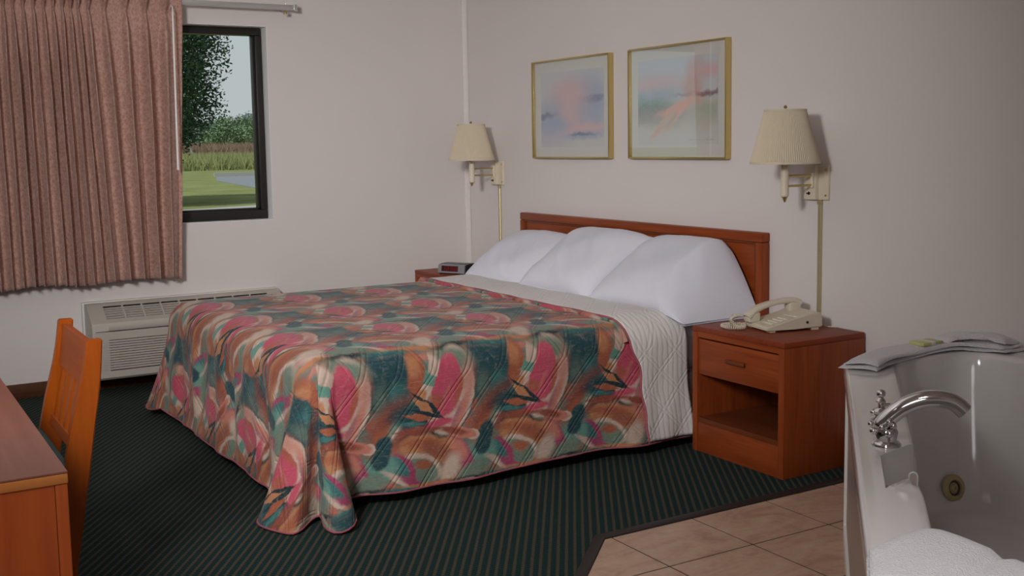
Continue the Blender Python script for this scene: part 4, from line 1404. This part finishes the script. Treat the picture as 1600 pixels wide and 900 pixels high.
S2 = [(-.05, .16, .40, .12, 0, rgb(148, 154, 160, 2.1), .8), (-.15, .08, .22, .05, 0, pk, .8, 'E', .7), (-.2, .02, .24, .04, 4, rgb(126, 138, 146, 2.1), .7),
      (-.2, -.04, .22, .05, 0, rgb(104, 120, 112, 2.0), .6), (-.1, -.07, .20, .04, 0, rgb(124, 120, 118, 2.0), .7), (.22, .03, .18, .012, 0, rgb(104, 84, 92, 2.0), .7),
      (.12, .08, .06, .11, -12, rgb(158, 124, 116, 2.0), .7, 'E', .8), (.24, .13, .09, .03, 0, pk, .7), (.02, -.03, .16, .022, 12, rgb(172, 128, 116, 2.1), .5), (-.08, -.09, .13, .020, 40, rgb(166, 136, 126, 2.0), .5),
      (.02, -.06, .13, .012, 38, rgb(170, 130, 120, 2.1), .6), (.24, -.05, .12, .05, 0, rgb(132, 134, 122, 2.1), .8), (.05, -.10, .30, .04, 0, rgb(146, 144, 132, 2.1), .8, 'E', .5)]
picture(0.810, 1.556, 1.202, 1.742, 'gold framed abstract print in blue and pink, the left one above headboard', art('blue_pink_print', S1, paper, 1, 1), .095, .905, .115, .875, False)
picture(1.717, 2.444, 1.203, 1.742, 'gold framed abstract print in green and coral, the right one with reflection', art('green_coral_print', S2, paper, 1, 1), .085, .895, .125, .885, True)

# ================================================================== whirlpool tub
TZ = 0.560
def rpoly(pts, rad, m_edge, m_corner, extra=None):
    """rounded polygon, same number of samples for every ring"""
    n = len(pts); out = []
    for i in range(n):
        P0, P1, P2 = Vector(pts[i - 1]), Vector(pts[i]), Vector(pts[(i + 1) % n])
        a = (P0 - P1).normalized(); b = (P2 - P1).normalized()
        ang = a.angle(b)
        r = rad[i] if isinstance(rad, (list, tuple)) else rad
        dd = r / math.tan(ang / 2)
        t1, t2 = P1 + a * dd, P1 + b * dd
        cc = P1 + (a + b).normalized() * (r / math.sin(ang / 2))
        v1, v2 = t1 - cc, t2 - cc
        a1 = math.atan2(v1.y, v1.x); da = math.atan2(v1.x * v2.y - v1.y * v2.x, v1.dot(v2))
        for k in range(m_corner + 1):
            q = a1 + da * k / m_corner
            out.append((cc.x + r * math.cos(q), cc.y + r * math.sin(q)))
        out.append(None)
    # fill edges
    res = []
    segs = []; cur_ = []
    for q in out:
        if q is None: segs.append(cur_); cur_ = []
        else: cur_.append(q)
    st = []
    for i, s in enumerate(segs):
        nx = segs[(i + 1) % n]
        for q in s: res.append(q); st.append((i, -1))
        me = m_edge[i]
        for f in me:
            res.append((s[-1][0] + (nx[0][0] - s[-1][0]) * f, s[-1][1] + (nx[0][1] - s[-1][1]) * f)); st.append((i, f))
    return res, st
EDG = [[.25, .5, .75], [.1, .2, .3, .4, .5, .58, .618, .624, .645, .68, .71, .728, .742, .756, .77, .785, .80, .83, .86, .89, .92, .95], [.25, .5, .75], [.25, .5, .75], [.25, .5, .75]]
outer = [(3.705, -0.003), (3.705, -0.640), (5.115, -2.110), (5.755, -2.110), (5.755, -0.003)]
inner = [(3.815, -0.165), (3.815, -0.520), (4.940, -1.745), (5.58, -1.745), (5.58, -0.165)]
def inset(poly, d):
    n = len(poly); out = []
    c = Vector((sum(p[0] for p in poly) / n, sum(p[1] for p in poly) / n))
    for i in range(n):
        P0, P1, P2 = Vector(poly[i - 1]), Vector(poly[i]), Vector(poly[(i + 1) % n])
        a = (P1 - P0).normalized(); b = (P2 - P1).normalized()
        na = Vector((-a.y, a.x)); nb = Vector((-b.y, b.x))
        if na.dot(c - P1) < 0: na = -na
        if nb.dot(c - P1) < 0: nb = -nb
        k = (na + nb); k = k / (1 + na.dot(nb))
        out.append(tuple(P1 + k * d))
    return out
RO = [.03, .06, .10, .05, .03]; RI = [.10, .12, .10, .14, .12]
rings = []
def ring(poly, rad, z, fz=None):
    pts, st = rpoly(poly, rad, EDG, 6)
    rings.append([(x, y, z if fz is None else fz(z, s)) for (x, y), s in zip(pts, st)])
def mixp(f): return [tuple(Vector(a).lerp(Vector(b), f)) for a, b in zip(outer, inner)]
def mixr(f): return [a + (b - a) * f for a, b in zip(RO, RI)]
def notch(depth, a=.735, b=.757):
    def fz(z, s):
        i, f = s
        if i != 1 or f < .622: return z
        # sharp far end, rising again on the near side
        return z - depth * (1 - sstep(f, a, b))
    return fz
ring(inset(outer, .012), RO, 0.500)
ring(inset(outer, .002), RO, 0.500)
ring(outer, RO, 0.512)
ring(outer, RO, TZ - .014)
ring(inset(outer, .004), RO, TZ - .004)
ring(inset(outer, .014), RO, TZ)
ring(mixp(.40), mixr(.40), TZ + .002)
ring(mixp(.46), mixr(.46), TZ + .002, notch(.060))
ring(mixp(.52), mixr(.52), TZ + .002, notch(.078))
ring(mixp(.80), mixr(.80), TZ + .001, notch(.080, .735, .765))
ring(mixp(.92), mixr(.92), TZ, notch(.082, .74, .83))
ring(mixp(.97), mixr(.97), TZ - .004, notch(.084, .745, .87))
ring(inner, RI, TZ - .016, notch(.078, .75, .90))
ring(inset(inner, .006), RI, TZ - .05, notch(.055, .75, .90))
ring(inset(inner, .018), RI, TZ - .14)
ring(inset(inner, .040), [r + .01 for r in RI], 0.25)
ring(inset(inner, .065), [r + .02 for r in RI], 0.13)
ring(inset(inner, .085), [r + .02 for r in RI], 0.085)
ring(inset(inner, .12), [r + .02 for r in RI], 0.062)
cxm = sum(p[0] for p in rings[-1]) / len(rings[-1]); cym = sum(p[1] for p in rings[-1]) / len(rings[-1])
for k_, z_ in ((.85, .055), (.4, .05)):
    rings.append([(cxm + (p[0] - cxm) * k_, cym + (p[1] - cym) * k_, z_) for p in rings[-1 if k_ > .5 else -2]])
mb = MB()
nr = len(rings[0])
for r_ in rings: mb.v += r_
for i in range(len(rings) - 1):
    for j in range(nr):
        mb.f.append((i * nr + j, i * nr + (j + 1) % nr, (i + 1) * nr + (j + 1) % nr, (i + 1) * nr + j))
mb.f.append(tuple((len(rings) - 1) * nr + j for j in range(nr)))
tub = thing('whirlpool_tub', (4.8, -1.0, 0), 'white corner whirlpool tub with diagonal front at the right', 'bathtub')
build('tub_shell', mb, MAT['tub'], tub, 50)
# skirt under the rim
sk = inset(outer, .012)
pts, _ = rpoly(sk, RO, EDG, 6)
mb = MB()
m = len(pts)
mb.v = [(x, y, .0) for x, y in pts] + [(x, y, .502) for x, y in pts]
mb.f = [(i, (i + 1) % m, m + (i + 1) % m, m + i) for i in range(m)]
build('skirt_panel', mb, MAT['skirt'], tub, 40)
# pale trim bars on the diagonal skirt
A_, B_ = Vector(sk[1]), Vector(sk[2])
dn = (B_ - A_).normalized(); nn = Vector((dn.y, -dn.x))
if nn.dot(Vector((4.8, -1.0)) - A_) > 0: nn = -nn
def skirt_bar(s0, s1, z0_, z1_, th):
    q = [A_ + dn * s0, A_ + dn * s1, A_ + dn * s1 + nn * th, A_ + dn * s0 + nn * th]
    return MB().prism([tuple(p) for p in q], z0_, z1_)
build('skirt_trim', skirt_bar(.10, .14, 0.0, .498, .008), MAT['white_plastic'], tub, 0)
build('skirt_trim', skirt_bar(1.80, 1.84, 0.0, .498, .008), MAT['white_plastic'], tub, 0)
build('skirt_trim', skirt_bar(.14, 1.80, 0.0, .05, .008), MAT['white_plastic'], tub, 0)
# slot recess in the end face of the notch
slc = Vector((4.610, -1.401, .505)); sx = Vector((.72, .69, 0)).normalized(); sn = Vector((.69, -.72, 0)).normalized()
arch = [slc + sx * (.009 * math.cos(a)) + Vector((0, 0, .022 + .009 * math.sin(a))) for a in [PI * k / 12 for k in range(13)]]
arch = [slc + sx * .009 - Vector((0, 0, .03))] + arch + [slc - sx * .009 - Vector((0, 0, .03))]
build('overflow_slot_rim', MB().tube([p + sn * .004 for p in arch], .0022, 8), MAT['tub'], tub, 50)
mbs = MB(); mbs.add([tuple(p + sn * .003) for p in arch] + [tuple(p + sn * .0045) for p in arch],
    [tuple(range(15)), tuple(range(29, 14, -1))] + [(i, (i + 1) % 15, 15 + (i + 1) % 15, 15 + i) for i in range(15)])
build('overflow_slot', mbs, MAT['skirt'], tub, 30)
# jet on the inner left wall
def jet(c, ax):
    j = build('jet', MB().lathe([(.046, -.004), (.046, .004), (.040, .009), (.028, .010), (.026, .002)], c, 28, ax), MAT['jet'], tub, 40)
    build('jet_nozzle', MB().lathe([(.025, .0), (.025, .004), (.019, .0045), (.018, .001)], c, 24, ax), MAT['jet_dark'], j, 40)
    build('jet_eyeball', MB().lathe([(.013, .0), (.013, .006), (.011, .008), (.0065, .008), (.006, .003)], c, 18, ax), MAT['jet'], j, 40)
    return j
JET = jet((3.898, -0.322, 0.122), (1, -.15, .22))
JET['label'] = 'yellowed round water jet low on the tub wall'
# faucet on the deck
fc = Vector((4.485, -1.345, TZ + .001))
inn = Vector((0.72, 0.69, 0)).normalized()
alongv = Vector((0.69, -0.72, 0)).normalized()
fau = build('faucet', MB().lathe([(.034, 0), (.034, .005), (.030, .010), (.024, .013), (.025, .024), (.027, .034), (.022, .044)], fc, 28), MAT['chrome'], tub, 45)
fau['label'] = 'chrome faucet with an arched spout'
sp_pts = [fc - inn * .016 + Vector((0, 0, .040)), fc + inn * .000 + Vector((0, 0, .062)), fc + inn * .032 + Vector((0, 0, .092)), fc + inn * .072 + Vector((0, 0, .112)),
          fc + inn * .112 + Vector((0, 0, .118)), fc + inn * .148 + Vector((0, 0, .110)), fc + inn * .172 + Vector((0, 0, .090))]
cpt = catmull(sp_pts, 36)
rad_ = [.021 - .002 * abs(i / 36 - .35) for i in range(37)]
rad_[0] = .012; rad_[1] = .017
build('spout', MB().tube(cpt, rad_, 24), MAT['chrome'], fau, 45)
mb = MB()
for (s, a, z, r_) in ((-.030, 0, .034, .009), (.006, -.024, .034, .009), (-.012, -.028, .050, .007), (.014, -.018, .052, .008), (.004, -.030, .064, .007), (-.036, 0.004, .050, .007)):
    c = fc + inn * s - alongv * a + Vector((0, 0, z))
    mb.lathe([(r_ * math.sin(PI * k / 8) + 1e-4, -r_ * math.cos(PI * k / 8)) for k in range(9)], c, 12)
build('spout_bead', mb, MAT['chrome'], fau, 50)
hc_ = fc - alongv * .255 + inn * .0
hnd = build('valve_handle', MB().lathe([(q, z * .66) for q, z in [(.026, 0), (.026, .004), (.020, .009), (.014, .014), (.020, .026), (.022, .036), (.016, .046), (.008, .052), (.007, .062), (.012, .068), (.013, .075), (.009, .083), (.006, .088), (.011, .096), (.012, .106), (.009, .116), (.002, .121)]], hc_, 22), MAT['chrome'], fau, 45)
mb = MB().tube([hc_ + Vector((0, 0, .038)), hc_ + inn * .020 + Vector((0, 0, .041)), hc_ + inn * .034 + Vector((0, 0, .037))], [.005, .004, .003], 10)
# lever belongs to the faucet as its own piece
build('lever', mb, MAT['chrome'], fau, 45)
mb = MB()
for a in (0, 2.1, 4.2):
    c = hc_ + Vector((.020 * math.cos(a), .020 * math.sin(a), .020))
    mb.lathe([(.008 * math.sin(PI * k / 8) + 1e-4, -.008 * math.cos(PI * k / 8)) for k in range(9)], c, 12)
build('handle_bead', mb, MAT['chrome'], fau, 50)

# ================================================================== towels and soap
def towel(name, path_fn, nu, nv, label, thick, uvs_=None):
    mb = MB().grid(path_fn, nu, nv)
    t0 = thing(name, (sum(p[0] for p in mb.v) / len(mb.v), sum(p[1] for p in mb.v) / len(mb.v), TZ), label, 'towel', 'white towels on the tub rim')
    return t0, mb
def slab(fn, nu, nv, th):
    """closed soft slab over a base surface fn(u,v)->(x,y,z)"""
    mb = MB()
    def top(u, v):
        x, y, z = fn(u, v)
        e = min(u, 1 - u) * 14; e2 = min(v, 1 - v) * 9
        k = min(1, e) ** .5 * min(1, e2) ** .5
        return (x, y, z + th * k + .002)
    mb.grid(top, nu, nv)
    mb.grid(lambda u, v: (fn(u, v)[0], fn(u, v)[1], fn(u, v)[2] + .001), nu, nv)
    bm = bmesh.new(); vs = [bm.verts.new(p) for p in mb.v]
    for f in mb.f: bm.faces.new([vs[i] for i in f])
    n = (nu + 1) * (nv + 1)
    def br(idx):
        for a, b in zip(idx[:-1], idx[1:]): bm.faces.new((vs[a], vs[b], vs[n + b], vs[n + a]))
    br([i for i in range(nu + 1)]); br([nv * (nu + 1) + i for i in range(nu + 1)])
    br([j * (nu + 1) for j in range(nv + 1)]); br([j * (nu + 1) + nu for j in range(nv + 1)])
    bmesh.ops.recalc_face_normals(bm, faces=bm.faces[:])
    return MB().bm(bm)
# back towel: folded lengthwise along the left and back rim
tcl = catmull([(3.850, -0.735, 0), (3.800, -0.600, 0), (3.762, -0.45, 0), (3.758, -0.30, 0), (3.785, -0.175, 0), (3.86, -0.10, 0), (3.95, -0.085, 0)], 40)
def tb_fn(wd, off=0.0, cut0=0.0, cut1=1.0):
    def fn(u, v):
        s = (cut0 + (cut1 - cut0) * u) * 40
        i = min(int(s), 39); f = s - i
        p = tcl[i].lerp(tcl[i + 1], f); d = (tcl[min(i + 1, 40)] - tcl[max(i - 1, 0)]).normalized()
        nrm = Vector((-d.y, d.x, 0))
        w_ = wd * (1 + .06 * math.sin(u * 9))
        q = p + nrm * ((v - .5) * w_ + off)
        z = TZ + .002 + .003 * (1 + math.sin(u * 14 + v * 5))
        return (q.x, q.y, z)
    return fn
tw = thing('folded_towel', (3.80, -0.4, TZ), 'white towel folded along the back rim of the tub, under the soap', 'towel', 'white towels on the tub rim')
build('lower_layer', slab(tb_fn(.125, .002), 60, 14, .010), MAT['terry'], tw, 60)
def up_fn(u, v):
    x, y, z = tb_fn(.112, -.004, .02, .97)(u, v)
    return (x, y, z + .012 + .003 * math.sin(u * 11 + v * 3))
build('upper_layer', slab(up_fn, 60, 14, .010), MAT['terry'], tw, 60)
def hump(u, v):
    x, y, z = tb_fn(.085, .01, .58, .95)(u, v)
    return (x, y, z + .022 + .016 * math.sin(PI * u))
build('crumpled_fold', slab(hump, 40, 14, .010), MAT['terry'], tw, 60)
sb = thing('wrapped_soap', (3.775, -0.315, TZ + .027), 'yellow-green wrapped soap bar lying on the back towel', 'soap')
mb = MB().box(3.740, 3.802, -0.368, -0.268, TZ + .030, TZ + .042, .004)
build('wrapper', mb, MAT['soap'], sb, 40)
build('wrapper_band', MB().box(3.7395, 3.8025, -0.330, -0.305, TZ + .0295, TZ + .0425, .004), MAT['white_plastic'], sb, 40)

# front towel: on the near corner of the rim
def ft(u, v):
    # u across the deck (towards +x), v toward the camera
    a = Vector((4.905, -1.800)); 
    # corners (measured): left-back, right-back, right-front, left-front
    LB, RB, RF, LF = Vector((4.953, -1.775)), Vector((5.42, -1.770)), Vector((5.46, -2.085)), Vector((5.060, -2.060))
    ML = Vector((4.965, -1.955))
    left = LB.lerp(ML, min(v * 1.7, 1)) if v < .588 else ML.lerp(LF, (v - .588) / .412)
    p = left.lerp(RB.lerp(RF, v), u)
    z = TZ + .003 + .004 * (1 + math.sin(u * 10 + v * 6)) * .5
    return (p.x, p.y, z)
tf = thing('folded_towel', (5.2, -1.93, TZ), 'thick white terry towel on the near corner of the tub rim', 'towel', 'white towels on the tub rim')
build('lower_layer', slab(ft, 60, 40, .010), MAT['terry'], tf, 60)
def ft2(u, v):
    x, y, z = ft(.01 + u * .98, .015 + v * .97)
    d = abs(u - .33 - .1 * v)
    return (x, y, z + .011 - .010 * max(0, 1 - d / .05) + .003 * math.sin(v * 5) + .003 * math.sin(u * 7 + 1))
build('upper_layer', slab(ft2, 80, 50, .012), MAT['terry'], tf, 60)

# ================================================================== desk
dk = thing('desk', (3.3, -3.45, 0), 'wooden desk with reddish laminate top at the lower left', 'desk')
DX0, DX1, DY0, DY1, DZ = 2.35, 4.252, -3.76, -3.135, 0.740
build('desk_top', MB().box(DX0, DX1 - .0, DY0, DY1 - .0, DZ - .004, DZ, .001), MAT['desk_top'], dk, 30)
mb = MB().box(DX1 - .02, DX1, DY0, DY1, DZ - .022, DZ - .0042, .002); mb.box(DX0, DX1 - .02, DY1 - .02, DY1, DZ - .022, DZ - .0042, .002); mb.box(DX0, DX1 - .02, DY0, DY0 + .02, DZ - .022, DZ - .0042, .002); mb.box(DX0, DX0 + .02, DY0 + .02, DY1 - .02, DZ - .022, DZ - .0042)
build('edge_band', mb, MAT['desk_edge'], dk, 30)
build('end_panel', MB().box(DX1 - .030, DX1 - .004, DY0 + .02, DY1 - .022, 0, DZ - .0225, .001), MAT['desk_z'], dk, 30)
build('panel_edge', MB().box(DX1 - .034, DX1 - .002, DY1 - .0215, DY1 - .001, 0, DZ - .0225, .002), MAT['desk_z'], dk, 30)
build('end_panel', MB().box(DX0 + .004, DX0 + .030, DY0 + .02, DY1 - .002, 0, DZ - .0225, .001), MAT['desk_z'], dk, 30)
build('modesty_panel', MB().box(DX0 + .031, DX1 - .0345, DY0 + .05, DY0 + .07, .25, DZ - .0225), MAT['desk_z'], dk, 30)
build('apron', MB().box(DX0 + .031, DX1 - .0345, DY1 - .06, DY1 - .04, DZ - .09, DZ - .0225), MAT['desk_z'], dk, 30)

# ================================================================== chair
chx0, chx1 = 2.690, 3.160
cr_ = thing('desk_chair', (2.93, -3.1, 0), 'orange wooden slat back chair tucked at the desk', 'chair')
zz = [0.0, 0.18, 0.32, 0.44, 0.56, 0.64, 0.70, 0.785]
yc = [-3.000, -2.985, -2.965, -2.946, -2.923, -2.905, -2.894, -2.884]
hd = [.022, .028, .032, .034, .030, .026, .023, .020]
def post(x0, x1):
    zs = [i / 30 * .785 for i in range(31)]
    vs = []; fs = []
    for z in zs:
        c = interp(z, zz, yc); h = interp(z, zz, hd)
        vs += [(x0, c - h, z), (x1, c - h, z), (x1, c + h, z), (x0, c + h, z)]
    for i in range(30):
        for j in range(4):
            fs.append((i * 4 + j, i * 4 + (j + 1) % 4, (i + 1) * 4 + (j + 1) % 4, (i + 1) * 4 + j))
    fs += [(3, 2, 1, 0), (120, 121, 122, 123)]
    bm = bmesh.new(); v_ = [bm.verts.new(p) for p in vs]
    for f in fs: bm.faces.new([v_[i] for i in f])
    bm.edges.ensure_lookup_table()
    bmesh.ops.recalc_face_normals(bm, faces=bm.faces[:])
    ed = [e for e in bm.edges if len(e.link_faces) == 2 and e.calc_face_angle() > .8]
    bmesh.ops.bevel(bm, geom=ed, offset=.003, segments=2, affect='EDGES')
    return MB().bm(bm)
build('back_post', post(chx1 - .034, chx1), MAT['chair'], cr_, 40)
build('back_post', post(chx0, chx0 + .034), MAT['chair'], cr_, 40)
def bent(x0, x1, z0_, z1_, th, dy=0.0):
    N_ = 10; vs = []; fs = []
    for i in range(N_ + 1):
        z = z0_ + (z1_ - z0_) * i / N_; c = interp(z, zz, yc) + dy
        vs += [(x0, c - th, z), (x1, c - th, z), (x1, c + th, z), (x0, c + th, z)]
    for i in range(N_):
        for j in range(4):
            fs.append((i * 4 + j, i * 4 + (j + 1) % 4, (i + 1) * 4 + (j + 1) % 4, (i + 1) * 4 + j))
    fs += [(3, 2, 1, 0), (N_ * 4, N_ * 4 + 1, N_ * 4 + 2, N_ * 4 + 3)]
    return MB().add(vs, fs)
build('top_rail', bent(chx0 + .034, chx1 - .034, .655, .772, .010, -.002), MAT['chair_x'], cr_, 40)
build('lower_rail', bent(chx0 + .034, chx1 - .034, .475, .505, .010), MAT['chair_x'], cr_, 40)
ns_ = 5
for i in range(ns_):
    xa = chx0 + .034 + (chx1 - chx0 - .068) * (i + .5) / ns_
    build('slat', bent(xa - .016, xa + .016, .502, .658, .006), MAT['chair'], cr_, 40)
build('seat', MB().box(chx0 + .005, chx1 - .005, -3.36, -2.965, .425, .462, .014, 3), MAT['seat'], cr_, 40)
build('seat_frame', MB().box(chx0 + .02, chx1 - .02, -3.345, -2.975, .375, .424, .003), MAT['chair_x'], cr_, 40)
for x in (chx0 + .012, chx1 - .046):
    build('front_leg', MB().box(x, x + .034, -3.345, -3.311, 0, .374, .003), MAT['chair'], cr_, 40)
for x in (chx0 + .02, chx1 - .042):
    build('side_stretcher', MB().box(x, x + .018, -3.312, -2.985, .17, .195, .002), MAT['chair_x'], cr_, 40)

# ================================================================== outdoors
GZ = -0.30
lawn = tag(build('lawn', MB().prism([(-400, -160), (-400, 260), (-WT - .01, 260), (-WT - .01, -160)], GZ - .2, GZ), MAT['lawn'], None, 0), 'mown green lawn outside the window', 'lawn', None, 'structure')
tag(build('footpath', MB().prism([(-3.0, -54.8), (-21.6, 1.0), (-26.0, 13.5), (-22.0, 13.5), (-17.6, 1.0), (1.0 - 3.0, -54.8)], GZ - .05, GZ + .02), MAT['kerb'], None, 0), 'pale concrete path at the bottom of the window view', 'path', None, 'structure')
pk_ = [(-54.6, 14.2), (-47.5, 12.1), (-36.3, 10.4), (-34, 40), (-50, 40)]
tag(build('parking_lot', MB().prism(pk_, GZ - .05, GZ + .02), MAT['asphalt'], None, 0), 'grey asphalt parking corner beyond the lawn', 'parking lot', None, 'structure')
a_, b_ = Vector((-55.0, 14.2)), Vector((-50.6, 40))
nn_ = Vector((-(b_ - a_).y, (b_ - a_).x)).normalized() * .35
tag(build('kerb', MB().prism([tuple(a_), tuple(b_), tuple(b_ + nn_), tuple(a_ + nn_)], GZ, GZ + .22), MAT['kerb'], None, 0), 'pale concrete kerb along the far edge of the parking lot', 'kerb', None, 'structure')

def blades(n, xr, slope, hr, wdt, seed):
    rr = random.Random(seed); mb = MB()
    for _ in range(n):
        x = rr.uniform(*xr)
        # the visible wedge of field widens with distance
        yc_ = (6.26 - x) * .292 - 3.4; y = yc_ + rr.uniform(-.30, .26) * (6.26 - x)
        h = rr.uniform(*hr); a = rr.uniform(0, PI); w_ = wdt * rr.uniform(.6, 1.4); l = rr.uniform(-.3, .3) * h
        c, s = math.cos(a) * w_, math.sin(a) * w_
        mb.add([(x - c, y - s, GZ), (x + c, y + s, GZ), (x + c * .5 + l, y + s * .5 + l, GZ + h * .7), (x + l * 1.5, y + l * 1.5, GZ + h)], [(0, 1, 2), (0, 2, 3)])
    return mb
tag(build('tall_grass', blades(40000, (-106, -72), 0, (.6, 1.3), .055, 3), MAT['tall'], None, 0, recalc=False), 'band of tall yellow-green grass beyond the lawn', 'grass', None, 'stuff')
tag(build('seed_grass', blades(36000, (-150, -107), 0, (1.3, 2.3), .085, 4), MAT['seed'], None, 0, recalc=False), 'reddish seeding grass behind the green grass band', 'grass', None, 'stuff')

def tree(name, loc, trunk_h, rx_, rz_, nleaf, size, mat, label, seed, cat='tree', bottom=None, group=None, trunk_r=.16, nclump=70, ck=.30):
    rr = random.Random(seed)
    t0 = thing(name, loc, label, cat, group)
    x, y, z = loc
    mb = MB().tube(catmull([(x, y, z), (x + .05, y, z + trunk_h * .5), (x, y + .1, z + trunk_h), (x, y, z + trunk_h + rz_)], 10), [trunk_r * (1 - .08 * i) for i in range(11)], 8)
    cz = z + trunk_h + rz_ * .75
    clumps = []
    for _ in range(nclump):
        h_ = rr.uniform(-1, 1); q_ = rr.uniform(.25, 1) ** .5 * (1 - abs(h_) ** 2.6) ** .5; a_ = rr.uniform(0, 2 * PI)
        p = Vector((q_ * math.cos(a_), q_ * math.sin(a_), h_))
        clumps.append(Vector((x + p.x * rx_ * .85, y + p.y * rx_ * .85, cz + p.z * rz_ * .85)))
    for c in clumps[:14]:
        mb.tube([(x, y, z + trunk_h * .9 + rr.uniform(0, rz_ * .4)), tuple(c)], [trunk_r * .35, trunk_r * .08], 5)
    build('trunk', mb, MAT['bark'], t0, 40)
    mb = MB()
    cr0 = rx_ * ck
    for _ in range(nleaf):
        c = rr.choice(clumps)
        d = Vector((rr.gauss(0, 1), rr.gauss(0, 1), rr.gauss(0, 1))).normalized() * cr0 * rr.random() ** .35
        p = c + d
        if bottom is not None and p.z < bottom: p.z = bottom + rr.random() * .3
        u = Vector((rr.gauss(0, 1), rr.gauss(0, 1), rr.gauss(0, .6))).normalized()
        w_ = u.orthogonal().normalized()
        s = size * rr.uniform(.6, 1.3)
        mb.add([p - u * s, p + w_ * s * .5, p + u * s, p - w_ * s * .5], [(0, 1, 2, 3)])
    f = build('foliage', mb, mat, t0, 0, recalc=False)
    f['kind'] = 'stuff'
    return t0
tree('lawn_tree', (-27.0, 3.1, GZ), 1.3, 3.5, 3.9, 150000, .054, MAT['leaf'], 'dense dark green tree standing on the lawn beside the curtain edge', 11, bottom=.70, nclump=430, ck=.21)
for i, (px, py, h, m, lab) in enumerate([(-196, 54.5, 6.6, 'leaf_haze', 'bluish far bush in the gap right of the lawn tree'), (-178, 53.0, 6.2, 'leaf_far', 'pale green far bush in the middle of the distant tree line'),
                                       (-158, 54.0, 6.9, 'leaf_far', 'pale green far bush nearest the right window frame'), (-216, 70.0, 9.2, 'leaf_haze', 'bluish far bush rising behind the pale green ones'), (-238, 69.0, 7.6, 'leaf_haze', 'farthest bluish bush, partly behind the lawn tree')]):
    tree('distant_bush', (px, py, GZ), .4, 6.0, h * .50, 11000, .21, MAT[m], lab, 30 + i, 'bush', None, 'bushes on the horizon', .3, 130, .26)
# woods along the horizon, far behind everything
rr_ = random.Random(77); mb = MB()
for _ in range(16000):
    y = rr_.uniform(-110, 260)
    h = 6.0 + 1.6 * math.sin(y * .11) + 1.0 * math.sin(y * .37 + 1)
    p = Vector((-275 + rr_.uniform(-4, 4), y, GZ + h * rr_.random() ** .7))
    u = Vector((rr_.gauss(0, .5), rr_.gauss(0, 1), rr_.gauss(0, .8))).normalized(); w_ = u.orthogonal().normalized()
    q = rr_.uniform(.5, 1.1)
    mb.add([p - u * q, p + w_ * q * .7, p + u * q, p - w_ * q * .7], [(0, 1, 2, 3)])
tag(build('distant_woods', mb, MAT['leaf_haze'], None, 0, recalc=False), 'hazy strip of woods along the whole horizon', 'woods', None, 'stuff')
# leaning pole and faint wires beyond the field
mb = MB().tube([(-106.5, 27.3, GZ), (-106.5, 26.2, GZ + 2.75)], [.12, .09], 8)
tag(build('leaning_pole', mb, MAT['pole'], None, 40), 'pale leaning pole at the edge of the field right of the tree', 'pole')
